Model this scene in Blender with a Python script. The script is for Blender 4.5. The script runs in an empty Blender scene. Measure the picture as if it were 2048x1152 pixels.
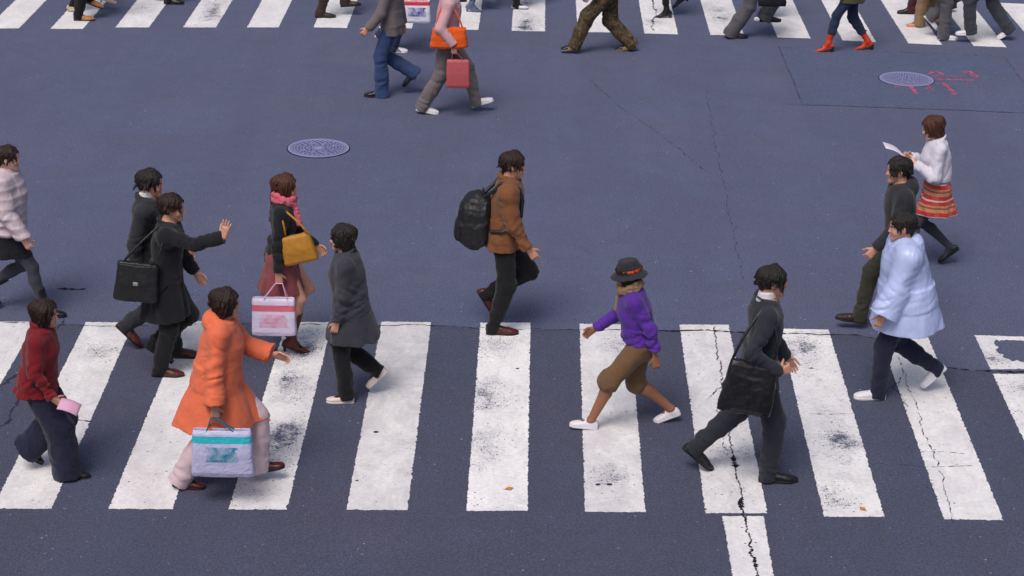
import bpy, math, random
import numpy as np

scene = bpy.context.scene
# ---------------------------------------------------------------- camera
cam = bpy.data.cameras.new('camera'); cam_o = bpy.data.objects.new('camera', cam); scene.collection.objects.link(cam_o)
scene.camera = cam_o
PITCH, ROLL, CAM_H = .37530, .0178, 7.2
cam.sensor_width = 36; cam.lens = 4094.0/2048*36; cam.clip_start = .1; cam.clip_end = 2000
from mathutils import Matrix, Vector
_r = Vector((1,0,0)); _u = Vector((0, math.sin(PITCH), math.cos(PITCH))); _f = Vector((0, math.cos(PITCH), -math.sin(PITCH)))
_r2 = math.cos(ROLL)*_r+math.sin(ROLL)*_u; _u2 = -math.sin(ROLL)*_r+math.cos(ROLL)*_u
cam_o.matrix_world = Matrix.Translation((0,0,CAM_H)) @ Matrix((_r2, _u2, -_f)).transposed().to_4x4()
scene.render.resolution_x = 1024; scene.render.resolution_y = 576
# ---------------------------------------------------------------- sky, sun, exposure: an overcast noon
SUN_EL, SUN_AZ = 58, 205
world = bpy.data.worlds.new('World'); scene.world = world; world.use_nodes = True
_n = world.node_tree.nodes; _bg = _n['Background']; _bg.inputs['Strength'].default_value = .09
_sky = _n.new('ShaderNodeTexSky'); _sky.sky_type = 'NISHITA'; _sky.sun_disc = False
_sky.sun_elevation = math.radians(SUN_EL); _sky.sun_rotation = math.radians(SUN_AZ)
_sky.air_density = 1.0; _sky.dust_density = 6.0; _sky.ozone_density = 1.0
world.node_tree.links.new(_sky.outputs[0], _bg.inputs['Color'])
sun = bpy.data.lights.new('sun', 'SUN'); sun.energy = 1.5; sun.angle = math.radians(26); sun.color = (1, .95, .88)
sun_o = bpy.data.objects.new('sun', sun); scene.collection.objects.link(sun_o)
_az, _el = math.radians(SUN_AZ), math.radians(SUN_EL)
_dir = Vector((math.sin(_az)*math.cos(_el), math.cos(_az)*math.cos(_el), math.sin(_el)))   # towards the sun
sun_o.rotation_euler = _dir.to_track_quat('Z', 'Y').to_euler(); sun_o.location = (0,0,30)
scene.view_settings.view_transform = 'Standard'; scene.view_settings.look = 'None'
scene.view_settings.exposure = 0.18; scene.view_settings.gamma = 1
# ---------------------------------------------------------------- implicit surfaces
def rot(ax, deg):
    a = math.radians(deg); c, s = math.cos(a), math.sin(a)
    if ax == 'x': return np.array([[1,0,0],[0,c,-s],[0,s,c]])
    if ax == 'y': return np.array([[c,0,s],[0,1,0],[-s,0,c]])
    return np.array([[c,-s,0],[s,c,0],[0,0,1]])

def V(*a): return np.array(a, float)
def unit(v): return v/max(1e-9, np.linalg.norm(v))

def vnoise(P):
    """value noise in 0..1 for an (n,3) array"""
    i = np.floor(P).astype(np.int64); f = P-i; u = f*f*(3-2*f)
    def h(ix, iy, iz):
        n = (ix*374761393 + iy*668265263 + iz*1442695041) & 0x7fffffff
        n = ((n ^ (n >> 13))*1274126177) & 0x7fffffff
        return ((n ^ (n >> 16)) & 0xffff)/65535.0
    x, y, z = i[:,0], i[:,1], i[:,2]
    r = 0
    for dx in (0,1):
        for dy in (0,1):
            for dz in (0,1):
                w = (u[:,0] if dx else 1-u[:,0])*(u[:,1] if dy else 1-u[:,1])*(u[:,2] if dz else 1-u[:,2])
                r = r + w*h(x+dx, y+dy, z+dz)
    return r

def cone(a, b, ra, rb, clip=None):
    a = np.asarray(a, float); b = np.asarray(b, float); ab = b-a; L2 = max(1e-12, ab@ab)
    def fn(X, Y, Z):
        x, y, z = X-a[0], Y-a[1], Z-a[2]
        t = np.clip((x*ab[0]+y*ab[1]+z*ab[2])/L2, 0, 1)
        d = np.sqrt((x-t*ab[0])**2+(y-t*ab[1])**2+(z-t*ab[2])**2)-(ra+t*(rb-ra))
        for p, n in (clip or ()):
            d = np.maximum(d, (X-p[0])*n[0]+(Y-p[1])*n[1]+(Z-p[2])*n[2])
        return d
    m = max(ra, rb)
    return fn, np.minimum(a, b)-m, np.maximum(a, b)+m

def ell(c, R, r):
    c = np.asarray(c, float); r = np.asarray(r, float)
    def fn(X, Y, Z):
        x, y, z = X-c[0], Y-c[1], Z-c[2]
        q = [(R[0,k]*x+R[1,k]*y+R[2,k]*z) for k in range(3)]
        k0 = np.sqrt(sum((q[k]/r[k])**2 for k in range(3)))
        k1 = np.sqrt(sum((q[k]/r[k]**2)**2 for k in range(3)))
        return k0*(k0-1)/np.maximum(k1, 1e-6)
    e = np.sqrt(((R*r)**2).sum(1))
    return fn, c-e, c+e

def prof(o, R, table, e=2.0, pleat=None, cap=True):
    """a solid along R's z axis; table rows: z, centre x, half width (y), front, back; pleat = (count, amplitude, phase, z from which it grows)"""
    o = np.asarray(o, float); T = np.array(table, float); T = T[np.argsort(T[:,0])]
    zs = T[:,0]
    def fn(X, Y, Z):
        x, y, z = X-o[0], Y-o[1], Z-o[2]
        qx, qy, qz = [(R[0,k]*x+R[1,k]*y+R[2,k]*z) for k in range(3)]
        zc = np.clip(qz, zs[0], zs[-1])
        g = lambda c: np.interp(zc, zs, T[:,c])
        px = qx-g(1); dep = np.where(px > 0, g(3), g(4)); wid = g(2)
        if pleat:
            ph = np.arctan2(qy, px); w = np.clip((pleat[3]-qz)/max(1e-6, pleat[3]-zs[0]), 0, 1)
            s = 1+pleat[1]*w*(np.sin(pleat[0]*ph+pleat[2])+.5*np.sin((pleat[0]*1.7)*ph+1.3*pleat[2]+6*qz))
            dep = dep*s; wid = wid*s
        if e == 2.0:
            k = np.sqrt((px/dep)**2+(qy/wid)**2)
        else:
            k = ((np.abs(px)/dep)**e+(np.abs(qy)/wid)**e)**(1/e)
        rad = np.sqrt(px*px+qy*qy)
        d = rad*(1-1/np.maximum(k, 1e-3))
        d = np.where(k < .25, -.75*np.minimum(dep, wid), d)
        return np.maximum(d, np.maximum(qz-zs[-1], zs[0]-qz))
    c = []
    for r in T:
        f = 1+(2*pleat[1] if pleat else 0)
        for sx in (r[1]+r[3]*f, r[1]-r[4]*f):
            for sy in (r[2]*f, -r[2]*f): c.append(o+R@V(sx, sy, r[0]))
    c = np.array(c)
    return fn, c.min(0), c.max(0)

def surface(ops, h, fold=None, clips=()):
    """ops: ('u'|'s', primitive, k). Smooth unions and cuts on a grid, then surface nets."""
    lo = np.min([p[1] for o, p, k in ops if o == 'u'], 0)-3*h-.012
    hi = np.max([p[2] for o, p, k in ops if o == 'u'], 0)+3*h+.012
    n = np.ceil((hi-lo)/h).astype(int)+1
    ax = [(lo[i]+h*np.arange(n[i])).astype(np.float32) for i in range(3)]
    F = np.full(n, 1.0, np.float32)
    for o, p, k in ops:
        m = k+2.5*h+.01
        a = np.clip(np.floor((p[1]-m-lo)/h).astype(int), 0, n); b = np.clip(np.ceil((p[2]+m-lo)/h).astype(int)+1, 0, n)
        if (b <= a).any(): continue
        sl = tuple(slice(a[i], b[i]) for i in range(3))
        d = p[0](ax[0][sl[0]][:,None,None], ax[1][sl[1]][None,:,None], ax[2][sl[2]][None,None,:]).astype(np.float32)
        A = F[sl]
        if o == 'u':
            F[sl] = np.minimum(A, d)-(np.maximum(k-np.abs(A-d), 0)**2/(4*k) if k else 0)
        else:
            d = -d
            F[sl] = np.maximum(A, d)+(np.maximum(k-np.abs(A-d), 0)**2/(4*k) if k else 0)
    if fold:
        I = np.nonzero(np.abs(F) < .035)
        P = np.stack([ax[i][I[i]] for i in range(3)], -1).astype(np.float64)
        F[I] += fold(P).astype(np.float32)
    for p, nn in clips:
        F = np.maximum(F, (ax[0][:,None,None]-p[0])*nn[0]+(ax[1][None,:,None]-p[1])*nn[1]+(ax[2][None,None,:]-p[2])*nn[2])
    F[F == 0] = 1e-6
    F[0] = F[-1] = 1; F[:,0] = F[:,-1] = 1; F[:,:,0] = F[:,:,-1] = 1
    S = (F < 0)
    s8 = S.astype(np.uint8)
    cnt = np.zeros(n-1, np.uint8)
    for dx in (0,1):
        for dy in (0,1):
            for dz in (0,1): cnt += s8[dx:n[0]-1+dx, dy:n[1]-1+dy, dz:n[2]-1+dz]
    C = np.nonzero((cnt > 0) & (cnt < 8)); m = len(C[0])
    idx = np.full(n-1, -1, np.int32); idx[C] = np.arange(m)
    cor = {}
    for dx in (0,1):
        for dy in (0,1):
            for dz in (0,1): cor[dx,dy,dz] = F[C[0]+dx, C[1]+dy, C[2]+dz]
    acc = np.zeros((m,3)); num = np.zeros(m)
    for (c0, f0) in cor.items():
        for k in range(3):
            if c0[k]: continue
            c1 = list(c0); c1[k] = 1; f1 = cor[tuple(c1)]
            x = (f0 < 0) != (f1 < 0)
            t = np.where(x, f0/np.where(x, f0-f1, 1), 0)
            for j in range(3): acc[:,j] += np.where(x, c0[j]+(t if j == k else 0), 0)
            num += x
    Vt = lo+h*(np.stack(C, -1)+acc/num[:,None])
    Q = []
    for k in range(3):
        a = [slice(None)]*3; b = [slice(None)]*3; a[k] = slice(0,-1); b[k] = slice(1,None)
        x = S[tuple(a)] != S[tuple(b)]
        E = np.array(np.nonzero(x)); ins = S[tuple(a)][tuple(E)]
        u, v = (k+1) % 3, (k+2) % 3
        ok = (E[u] > 0) & (E[v] > 0) & (E[u] < n[u]-1) & (E[v] < n[v]-1)
        E = E[:,ok]; ins = ins[ok]
        def at(du, dv):
            e = E.copy(); e[u] += du; e[v] += dv
            return idx[e[0], e[1], e[2]]
        q = np.stack([at(-1,-1), at(0,-1), at(0,0), at(-1,0)], -1)
        q[~ins] = q[~ins][:,::-1]
        Q.append(q)
    return Vt, np.concatenate(Q)

def make_mesh(name, Vt, Q, mats, fmat=None):
    me = bpy.data.meshes.new(name)
    me.vertices.add(len(Vt)); me.vertices.foreach_set('co', np.asarray(Vt, np.float32).ravel())
    me.loops.add(Q.size); me.loops.foreach_set('vertex_index', Q.ravel().astype(np.int32))
    me.polygons.add(len(Q)); me.polygons.foreach_set('loop_start', np.arange(0, Q.size, Q.shape[1], dtype=np.int32))
    me.polygons.foreach_set('loop_total', np.full(len(Q), Q.shape[1], np.int32))
    me.update(calc_edges=True); me.validate()
    me.polygons.foreach_set('use_smooth', np.ones(len(me.polygons), bool))
    for m in mats: me.materials.append(m)
    if fmat is not None and len(fmat) == len(me.polygons): me.polygons.foreach_set('material_index', fmat.astype(np.int32))
    return me

def link(name, me, parent=None):
    o = bpy.data.objects.new(name, me); bpy.context.scene.collection.objects.link(o)
    if parent is not None: o.parent = parent
    return o

def solid(name, ops, h, mat, parent=None, fold=None, clips=()):
    Vt, Q = surface(ops, h, fold, clips)
    return link(name, make_mesh(name, Vt, Q, [mat]), parent)

def thing(o, label, cat, group=None, kind=None):
    if label: o['label'] = label
    if cat: o['category'] = cat
    if group: o['group'] = group
    if kind: o['kind'] = kind
    return o

def folds(amp, f=(11,11,7), seed=0, fine=.35, horiz=0, zfade=None):
    f = np.array(f, float)
    def fn(P):
        w = P+.05*np.stack([vnoise(P*5+seed), vnoise(P*5+seed+17), vnoise(P*5+seed+31)], -1)
        n = vnoise(w*f+seed*3.7); r = (1-np.abs(2*n-1))**1.5
        n2 = vnoise(w*f*2.3+seed*1.9+9); r2 = 1-np.abs(2*n2-1)
        n3 = vnoise(P*f*6.1+seed+5)
        d = amp*((r-.5)+.5*(r2-.5)+fine*(n3-.5))
        if horiz: d = d-horiz*(np.abs(np.sin(math.pi*(P[:,2]+.012*n)/.085))-.6)
        return -d
    return fn
# ---------------------------------------------------------------- materials
def C(h):
    h = h.lstrip('#'); v = [int(h[i:i+2], 16)/255 for i in (0,2,4)]
    return tuple(c/12.92 if c <= .04045 else ((c+.055)/1.055)**2.4 for c in v)+(1,)

class NT:
    def __init__(s, name):
        s.m = bpy.data.materials.new(name); s.m.use_nodes = True; s.t = s.m.node_tree; s.b = s.t.nodes['Principled BSDF']
        s.tc = s.t.nodes.new('ShaderNodeTexCoord')
    def n(s, typ, **kw):
        o = s.t.nodes.new('ShaderNode'+typ)
        for k, v in kw.items():
            if k.startswith('i_'):
                key = k[2:].replace('_', ' '); o.inputs[key].default_value = v
            else: setattr(o, k, v)
        return o
    def l(s, a, b): s.t.links.new(a, b)
    def noise(s, scale, detail=4, rough=.55, vec=None, dist=0):
        o = s.n('TexNoise'); o.inputs['Scale'].default_value = scale; o.inputs['Detail'].default_value = detail; o.inputs['Roughness'].default_value = rough; o.inputs['Distortion'].default_value = dist
        s.l(vec if vec else s.tc.outputs['Object'], o.inputs['Vector']); return o.outputs['Fac']
    def map(s, scale=(1,1,1), rot=(0,0,0)):
        o = s.n('Mapping'); o.inputs['Scale'].default_value = scale; o.inputs['Rotation'].default_value = rot
        s.l(s.tc.outputs['Object'], o.inputs['Vector']); return o.outputs[0]
    def ramp(s, x, a, b, ca=(0,0,0,1), cb=(1,1,1,1), mode='LINEAR'):
        o = s.n('ValToRGB'); o.color_ramp.interpolation = mode; e = o.color_ramp.elements
        e[0].position = a; e[0].color = ca; e[1].position = b; e[1].color = cb; s.l(x, o.inputs[0]); return o.outputs[0]
    def mix(s, f, a, b, mode='MIX'):
        o = s.n('MixRGB', blend_type=mode)
        for i, v in ((0,f),(1,a),(2,b)):
            if hasattr(v, 'links') or hasattr(v, 'is_linked'): s.l(v, o.inputs[i])
            else: o.inputs[i].default_value = v
        return o.outputs[0]
    def math(s, op, a, b=0, clamp=False):
        o = s.n('Math', operation=op, use_clamp=clamp)
        for i, v in ((0,a),(1,b)):
            if hasattr(v, 'is_linked'): s.l(v, o.inputs[i])
            else: o.inputs[i].default_value = v
        return o.outputs[0]
    def bump(s, h, strength=.3, dist=.01, prev=None):
        o = s.n('Bump'); o.inputs['Strength'].default_value = strength; o.inputs['Distance'].default_value = dist; s.l(h, o.inputs['Height'])
        if prev: s.l(prev, o.inputs['Normal'])
        return o.outputs[0]
    def set(s, **kw):
        for k, v in kw.items():
            k = k.replace('_', ' ')
            if hasattr(v, 'is_linked'): s.l(v, s.b.inputs[k])
            else: s.b.inputs[k].default_value = v
        return s.m

def mul(c, f): return tuple(min(1, x*f) for x in c[:3])+(1,)

def fabric(name, hexcol, rough=.9, var=.22, weave=420, fold=.35, sheen=.15, spec=.25, rib=0):
    t = NT(name); c = C(hexcol)
    a = t.noise(9, 5, .6); b = t.noise(60, 3)
    col = t.mix(a, mul(c, 1-var), mul(c, 1+var)); col = t.mix(.25, col, t.mix(b, mul(c, .7), mul(c, 1.3)))
    w = t.noise(weave, 2); v = t.map((1,1,.55)); f = t.noise(9, 3, .5, t.map((1,1,.40)), 1.6); f2 = t.noise(30, 3, .55, v, 1.0)
    bp = t.bump(w, .3, .002); bp = t.bump(f2, fold*.45, .008, bp); bp = t.bump(f, fold, .03, bp)
    return t.set(Base_Color=col, Roughness=rough, Normal=bp, Sheen_Weight=sheen, Sheen_Roughness=.5, Specular_IOR_Level=spec)

def leather(name, hexcol, rough=.42, spec=.5):
    t = NT(name); c = C(hexcol); a = t.noise(22, 5, .65); g = t.noise(240, 3)
    col = t.mix(a, mul(c, .65), mul(c, 1.35)); r = t.ramp(a, .3, .7, (rough*.8,)*3+(1,), (min(1, rough*1.5),)*3+(1,))
    return t.set(Base_Color=col, Roughness=r, Normal=t.bump(a, .3, .006, t.bump(g, .3, .001)), Specular_IOR_Level=spec)

def skinmat(name, hexcol):
    t = NT(name); c = C(hexcol); a = t.noise(26, 4)
    col = t.mix(a, mul(c, .86), (min(1, c[0]*1.12), c[1]*1.0, c[2]*.98, 1))
    return t.set(Base_Color=col, Roughness=.52, Subsurface_Weight=.12, Subsurface_Radius=(.012,.005,.003), Normal=t.bump(t.noise(380, 2), .15, .001), Specular_IOR_Level=.4)

def hairmat(name, hexcol):
    t = NT(name); c = C(hexcol); v = t.map((1,1,.12)); a = t.noise(150, 3, .6, v); b = t.noise(30, 3, .5, v)
    col = t.mix(a, mul(c, .4), mul(c, 2.1))
    return t.set(Base_Color=col, Roughness=t.ramp(b, .3, .7, (.34,)*3+(1,), (.6,)*3+(1,)), Normal=t.bump(a, 1.0, .008), Specular_IOR_Level=.35)

def plain(name, hexcol, rough=.6, spec=.4):
    t = NT(name); c = C(hexcol); a = t.noise(35, 4)
    return t.set(Base_Color=t.mix(a, mul(c, .88), mul(c, 1.08)), Roughness=rough, Specular_IOR_Level=spec)

def tartan(name):
    t = NT(name)
    sx = t.n('SeparateXYZ'); t.l(t.tc.outputs['Object'], sx.inputs[0])
    def band(x, per, wid, off=0):
        a = t.math('FRACT', t.math('ADD', t.math('MULTIPLY', x, 1/per), off)); return t.math('LESS_THAN', a, wid)
    h = t.math('ADD', sx.outputs[0], t.math('MULTIPLY', sx.outputs[1], .6))
    col = t.mix(t.math('MULTIPLY', band(sx.outputs[2], .16, .42), .8), C('#a8262a'), C('#b9825e'))
    col = t.mix(t.math('MULTIPLY', band(h, .16, .34, .2), .22), col, C('#b47a58'))
    col = t.mix(t.math('MULTIPLY', band(sx.outputs[2], .16, .10, .35), .75), col, C('#cfc2c4')); col = t.mix(t.math('MULTIPLY', band(h, .16, .08, .55), .3), col, C('#2c2026'))
    col = t.mix(t.math('MULTIPLY', band(sx.outputs[2], .16, .10, .80), .7), col, C('#39202a'))
    return t.set(Base_Color=col, Roughness=.9, Normal=t.bump(t.noise(420, 2), .25, .002), Sheen_Weight=.1)

def camo(name):
    t = NT(name); a = t.noise(16, 2, .5, None, .8); b = t.noise(24, 2, .5, t.map((1,1.3,.8)), .6)
    col = t.mix(t.ramp(a, .50, .53), C('#4a3e2c'), C('#675133')); col = t.mix(t.ramp(b, .55, .58), col, C('#302e22'))
    return t.set(Base_Color=col, Roughness=.9, Normal=t.bump(t.noise(18, 4, .6, None, 1), .35, .02))

def printed(name, base, ink, ink2=None, zc=0, top=None):
    """shopping bag with a soft block of print"""
    t = NT(name); sx = t.n('SeparateXYZ'); t.l(t.tc.outputs['Object'], sx.inputs[0])
    n = t.noise(14, 3); x = t.math('ABSOLUTE', t.math('ADD', sx.outputs[0], t.math('MULTIPLY', t.math('SUBTRACT', n, .5), .12))); z = t.math('ABSOLUTE', t.math('SUBTRACT', sx.outputs[2], zc))
    box = t.math('MULTIPLY', t.math('MULTIPLY', t.math('LESS_THAN', x, .125), t.math('LESS_THAN', z, .060)), t.ramp(t.noise(9, 4, .6, None, .8), .28, .62))
    col = t.mix(box, C(base), C(ink))
    if ink2: col = t.mix(t.math('MULTIPLY', t.math('LESS_THAN', t.math('ABSOLUTE', t.math('SUBTRACT', sx.outputs[2], zc+.115)), .028), 1), col, C(ink2))
    w = t.noise(11, 4, .6, None, 1)
    return t.set(Base_Color=col, Roughness=.35, Normal=t.bump(w, .5, .03), Specular_IOR_Level=.5)

M = {}
M['skin'] = skinmat('skin', '#c59682'); M['skin_fair'] = skinmat('fair skin', '#d2a897'); M['skin_tan'] = skinmat('tanned skin', '#94674f')
M['lips'] = plain('lips', '#9c5650', .45); M['eye_white'] = plain('eye white', '#cfc8c4', .25, .6); M['iris'] = plain('iris', '#20140f', .2, .6)
M['hair_black'] = hairmat('black hair', '#1b1716'); M['hair_brown'] = hairmat('brown hair', '#40241a'); M['hair_dark'] = hairmat('dark brown hair', '#241613')
for k, a in {
 'pink_puffer':('#bfb0ba',.55,.08), 'black_wool':('#1b1c22',.95,.3), 'charcoal':('#2b2c33',.95,.25), 'dark_suit':('#282a35',.9,.25), 'grey_coat':('#383943',.95,.25),
 'black_trousers':('#15151b',.92,.3), 'grey_trousers':('#55555c',.95,.2), 'navy_trousers':('#20223a',.92,.25), 'leggings':('#3d3f49',.9,.2), 'brown_jacket':('#74492d',.8,.2),
 'rose_scarf':('#c75f74',.95,.2), 'rose_skirt':('#84464c',.92,.2), 'purple':('#50298f',.85,.22), 'shorts':('#69503a',.95,.2), 'white_cloth':('#cbc8d8',.85,.06), 'shirt':('#d5d6de',.8,.05),
 'rain_blue':('#b0bdea',.24,.08), 'maroon':('#6e1520',.9,.2), 'orange':('#d86c4c',.85,.14), 'pale_pink':('#c8b1bb',.85,.08), 'denim':('#33456f',.95,.3), 'dark_denim':('#26304c',.95,.3),
 'olive':('#33332c',.92,.2), 'wine':('#5c1624',.9,.2), 'khaki':('#8b7357',.92,.15), 'taupe':('#6c6467',.92,.15), 'dusty_pink':('#c49aa4',.88,.1), 'sky_cloth':('#a9b6cf',.85,.1), 'moss':('#4b4d3a',.92,.2), 'teal':('#2f5f78',.88,.2), 'orange_wool':('#d4561a',.85,.12), 'cream':('#cdbfae',.88,.1)}.items():
    M[k] = fabric(k.replace('_', ' '), a[0], a[1], a[2], sheen=.0 if a[1] < .6 else .12, spec=.5 if a[1] < .6 else .25)
M['tartan'] = tartan('red tartan'); M['camo'] = camo('brown camouflage cloth')
for k, a in {'black_leather':('#141318',.35), 'brown_leather':('#4c211b',.36), 'boot_leather':('#571d16',.40), 'tan_leather':('#a9743f',.45), 'wine_leather':('#4a1518',.35), 'red_leather':('#c93f1f',.42), 'blue_leather':('#56637e',.42), 'ochre_leather':('#a8741f',.5), 'rose_leather':('#c98a74',.45), 'beige_leather':('#c6b29d',.45), 'dark_brown':('#2e1c18',.4)}.items():
    M[k] = leather(k.replace('_', ' '), *a)
M['white_shoe'] = plain('white shoe', '#d8d5e0', .5); M['cream_shoe'] = plain('cream shoe', '#d9c8c2', .55); M['white_sole'] = plain('white rubber', '#d9d8de', .6); M['dark_sole'] = plain('dark rubber', '#17161a', .7)
M['grey_sole'] = plain('grey rubber', '#6f7078', .7); M['yellow_trim'] = plain('yellow shoe', '#b98d1e', .5); M['nylon'] = fabric('black nylon', '#17181d', .5, .2, 300, .4, .0, .5)
M['bag_teal'] = printed('lilac bag with teal print', '#b9b8dc', '#1f7f9c', '#2fb4c6'); M['bag_pink'] = printed('white bag with pink print', '#cfc6e2', '#cd8fae', '#c9637c', -.03); M['bag_red'] = plain('red shopping bag', '#b0535a', .4); M['bag_white'] = printed('white bag with blue print', '#d8d8e6', '#33459a', '#bf3348')
M['paper'] = plain('paper', '#d6d2e2', .7); M['pink_paper'] = plain('pink paper', '#cf9fc0', .6); M['metal'] = plain('buckle metal', '#8a8a90', .3, .8); M['cap_red'] = plain('red hat band', '#d2451a', .6)
# ---------------------------------------------------------------- surveyed positions, metres
PLACE = {
 'puffer': dict(pos=(-4.589, 17.439), rot=0, feet={'R': (0.318, -0.085, 0, 0, 0), 'L': (-0.326, 0.085, 0.06, 40, 0)}),
 'suit_back': dict(pos=(-3.165, 16.565), rot=0, feet={'R': (0.227, -0.085, 0, 0, 0), 'L': (-0.313, 0.085, 0.07, 45, 0)}),
 'raised': dict(pos=(-2.934, 16.151), rot=0, feet={'R': (-0.077, -0.085, 0, 0, 0), 'L': (-0.196, 0.085, 0.09, 35, 0)}),
 'scarf': dict(pos=(-2.016, 16.719), rot=0, feet={'R': (0.04, -0.085, 0, 0, 0), 'L': (-0.114, 0.085, 0.08, 42, 0)}),
 'grey_coat': dict(pos=(-1.327, 15.677), rot=180, feet={'L': (0.038, 0.085, 0, 0, 0), 'R': (-0.288, -0.085, 0.09, 45, 0)}),
 'backpack': dict(pos=(-0.079, 17.214), rot=0, feet={'R': (-0.077, -0.085, 0, 0, 0), 'L': (-0.267, 0.085, 0.17, 58, 0)}),
 'purple': dict(pos=(1.048, 15.245), rot=180, feet={'L': (0.389, 0.085, 0, -6, 0), 'R': (-0.316, -0.085, 0, 22, 0)}),
 'dark_suit': dict(pos=(1.896, 14.354), rot=0, feet={'R': (0.121, -0.085, 0, 0, 0), 'L': (-0.518, 0.085, 0.05, 40, 0)}),
 'white_jacket': dict(pos=(4.144, 19.060), rot=180, feet={'R': (-0.287, -0.085, 0.04, 40, 0), 'L': (0.252, 0.085, 0, 0, 0)}),
 'dark_pair': dict(pos=(3.481, 17.341), rot=180, feet={'L': (-0.152, 0.085, 0, 8, 0), 'R': (0.29, -0.085, 0.05, -8, 0)}),
 'raincoat': dict(pos=(3.292, 15.939), rot=180, feet={'L': (0.175, 0.085, 0, 0, 0), 'R': (-0.42, -0.085, 0.08, 45, 0)}),
 'maroon': dict(pos=(-3.603, 14.209), rot=0, feet={'R': (0.203, -0.085, 0, 0, 0), 'L': (-0.191, 0.085, 0.06, 42, 0)}),
 'orange': dict(pos=(-2.206, 14.067), rot=0, feet={'R': (-0.297, -0.085, 0, 6, 0), 'L': (0.305, 0.085, 0.05, -14, 0)}),
 'jeans': dict(pos=(-1.558, 24.807), rot=180, feet={'L': (0.112, 0.085, 0, 0, 0), 'R': (-0.35, -0.085, 0.14, 45, 0)}),
 'grey_trousers': dict(pos=(-0.844, 24.120), rot=0, feet={'R': (-0.299, -0.085, 0, 10, 0), 'L': (0.385, 0.085, 0.04, -18, 0)}),
 'camo': dict(pos=(1.240, 27.100), rot=180, feet={'L': (0.429, 0.085, 0.03, 5, 0), 'R': (-0.32, -0.085, 0, 6, 0)}),
 't_tan': dict(pos=(-6.181, 28.391), rot=0, feet={'R': (-0.014, -0.085, 0, 0, 0), 'L': (0.084, 0.085, 0.16, 20, 0)}),
 't_beige': dict(pos=(-6.423, 28.874), rot=0, feet={'R': (0.007, -0.085, 0, 0, 0), 'L': (0.461, 0.085, 0.1, 0, 0)}),
 't_black': dict(pos=(-5.189, 29.457), rot=0, feet={'R': (0.094, -0.085, 0, 0, 0), 'L': (-0.253, 0.085, 0.1, 40, 0)}),
 't_brown': dict(pos=(-2.738, 28.812), rot=0, feet={'R': (-0.078, -0.085, 0, 0, 0), 'L': (0.271, 0.085, 0.12, -5, 0)}),
 't_sneaker': dict(pos=(-1.569, 26.956), rot=0, feet={'R': (-0.094, -0.085, 0, 0, 0), 'L': (-0.323, 0.085, 0.06, 35, 0)}),
 't_oxford': dict(pos=(-1.107, 29.922), rot=0, feet={'R': (0.133, -0.085, 0, 0, 0), 'L': (-0.333, 0.085, 0.1, 40, 0)}),
 't_blueboot': dict(pos=(-0.647, 29.296), rot=0, feet={'R': (-0.051, -0.085, 0, 0, 0), 'L': (0.145, 0.085, 0.12, 20, 0)}),
 't_white': dict(pos=(-0.029, 29.529), rot=0, feet={'R': (0.015, -0.085, 0, 0, 0), 'L': (0.0, 0.085, 0.2, 30, 0)}),
 't_heel': dict(pos=(2.257, 29.149), rot=180, feet={'L': (0.058, 0.085, 0, 0, 0), 'R': (-0.197, -0.085, 0.14, 40, 0)}),
 't_greytr': dict(pos=(3.307, 28.059), rot=0, feet={'R': (-0.296, -0.085, 0, 0, 0), 'L': (0.177, 0.085, 0.2, 0, 0)}),
 't_flat': dict(pos=(3.666, 29.104), rot=180, feet={'L': (0.051, 0.085, 0, 0, 0), 'R': (-0.219, -0.085, 0.12, 40, 0)}),
 't_orange': dict(pos=(4.575, 27.391), rot=180, feet={'L': (0.277, 0.085, 0, 0, 0), 'R': (-0.291, -0.085, 0, 0, 0)}),
 't_maroon': dict(pos=(6.088, 29.654), rot=180, feet={'L': (0.284, 0.085, 0, 0, 0), 'R': (-0.359, -0.085, 0, 20, 0)}),
 't_khaki': dict(pos=(5.988, 28.880), rot=180, feet={'L': (0.204, 0.085, 0, 0, 0), 'R': (-0.233, -0.085, 0.05, 30, 0)}),
 't_whitesn': dict(pos=(5.864, 28.158), rot=0, feet={'R': (0.128, -0.085, 0, 0, 0), 'L': (-0.128, 0.085, 0.14, 45, 0)}),
 't_grey': dict(pos=(6.555, 28.056), rot=180, feet={'R': (-0.407, -0.085, 0.03, 30, 0), 'L': (0.214, 0.085, 0.1, 0, 0)}),
}

NEAR_STRIPES = [
 [(-4.768, 17.211), (-4.326, 17.208), (-4.328, 13.569), (-4.774, 13.552)],
 [(-3.879, 17.228), (-3.447, 17.237), (-3.411, 13.604), (-3.848, 13.587)],
 [(-2.977, 17.294), (-2.531, 17.315), (-2.511, 13.63), (-2.988, 13.62)],
 [(-2.061, 17.325), (-1.644, 17.333), (-1.657, 13.655), (-2.094, 13.646)],
 [(-1.193, 17.366), (-0.738, 17.375), (-0.755, 13.681), (-1.212, 13.672)],
 [(-0.284, 17.384), (0.176, 17.405), (0.146, 13.707), (-0.312, 13.69)],
 [(0.627, 17.402), (1.087, 17.4), (1.034, 13.717), (0.579, 13.708)],
 [(1.548, 17.421), (2.001, 17.442), (1.954, 13.736), (1.486, 13.718)],
 [(2.467, 17.368), (2.912, 17.365), (2.832, 13.713), (2.375, 13.696)],
 [(3.365, 17.326), (3.805, 17.323), (3.723, 13.691), (3.275, 13.69)],
 [(4.239, 17.295), (4.684, 17.28), (4.611, 13.669), (4.16, 13.667)],
]
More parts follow.
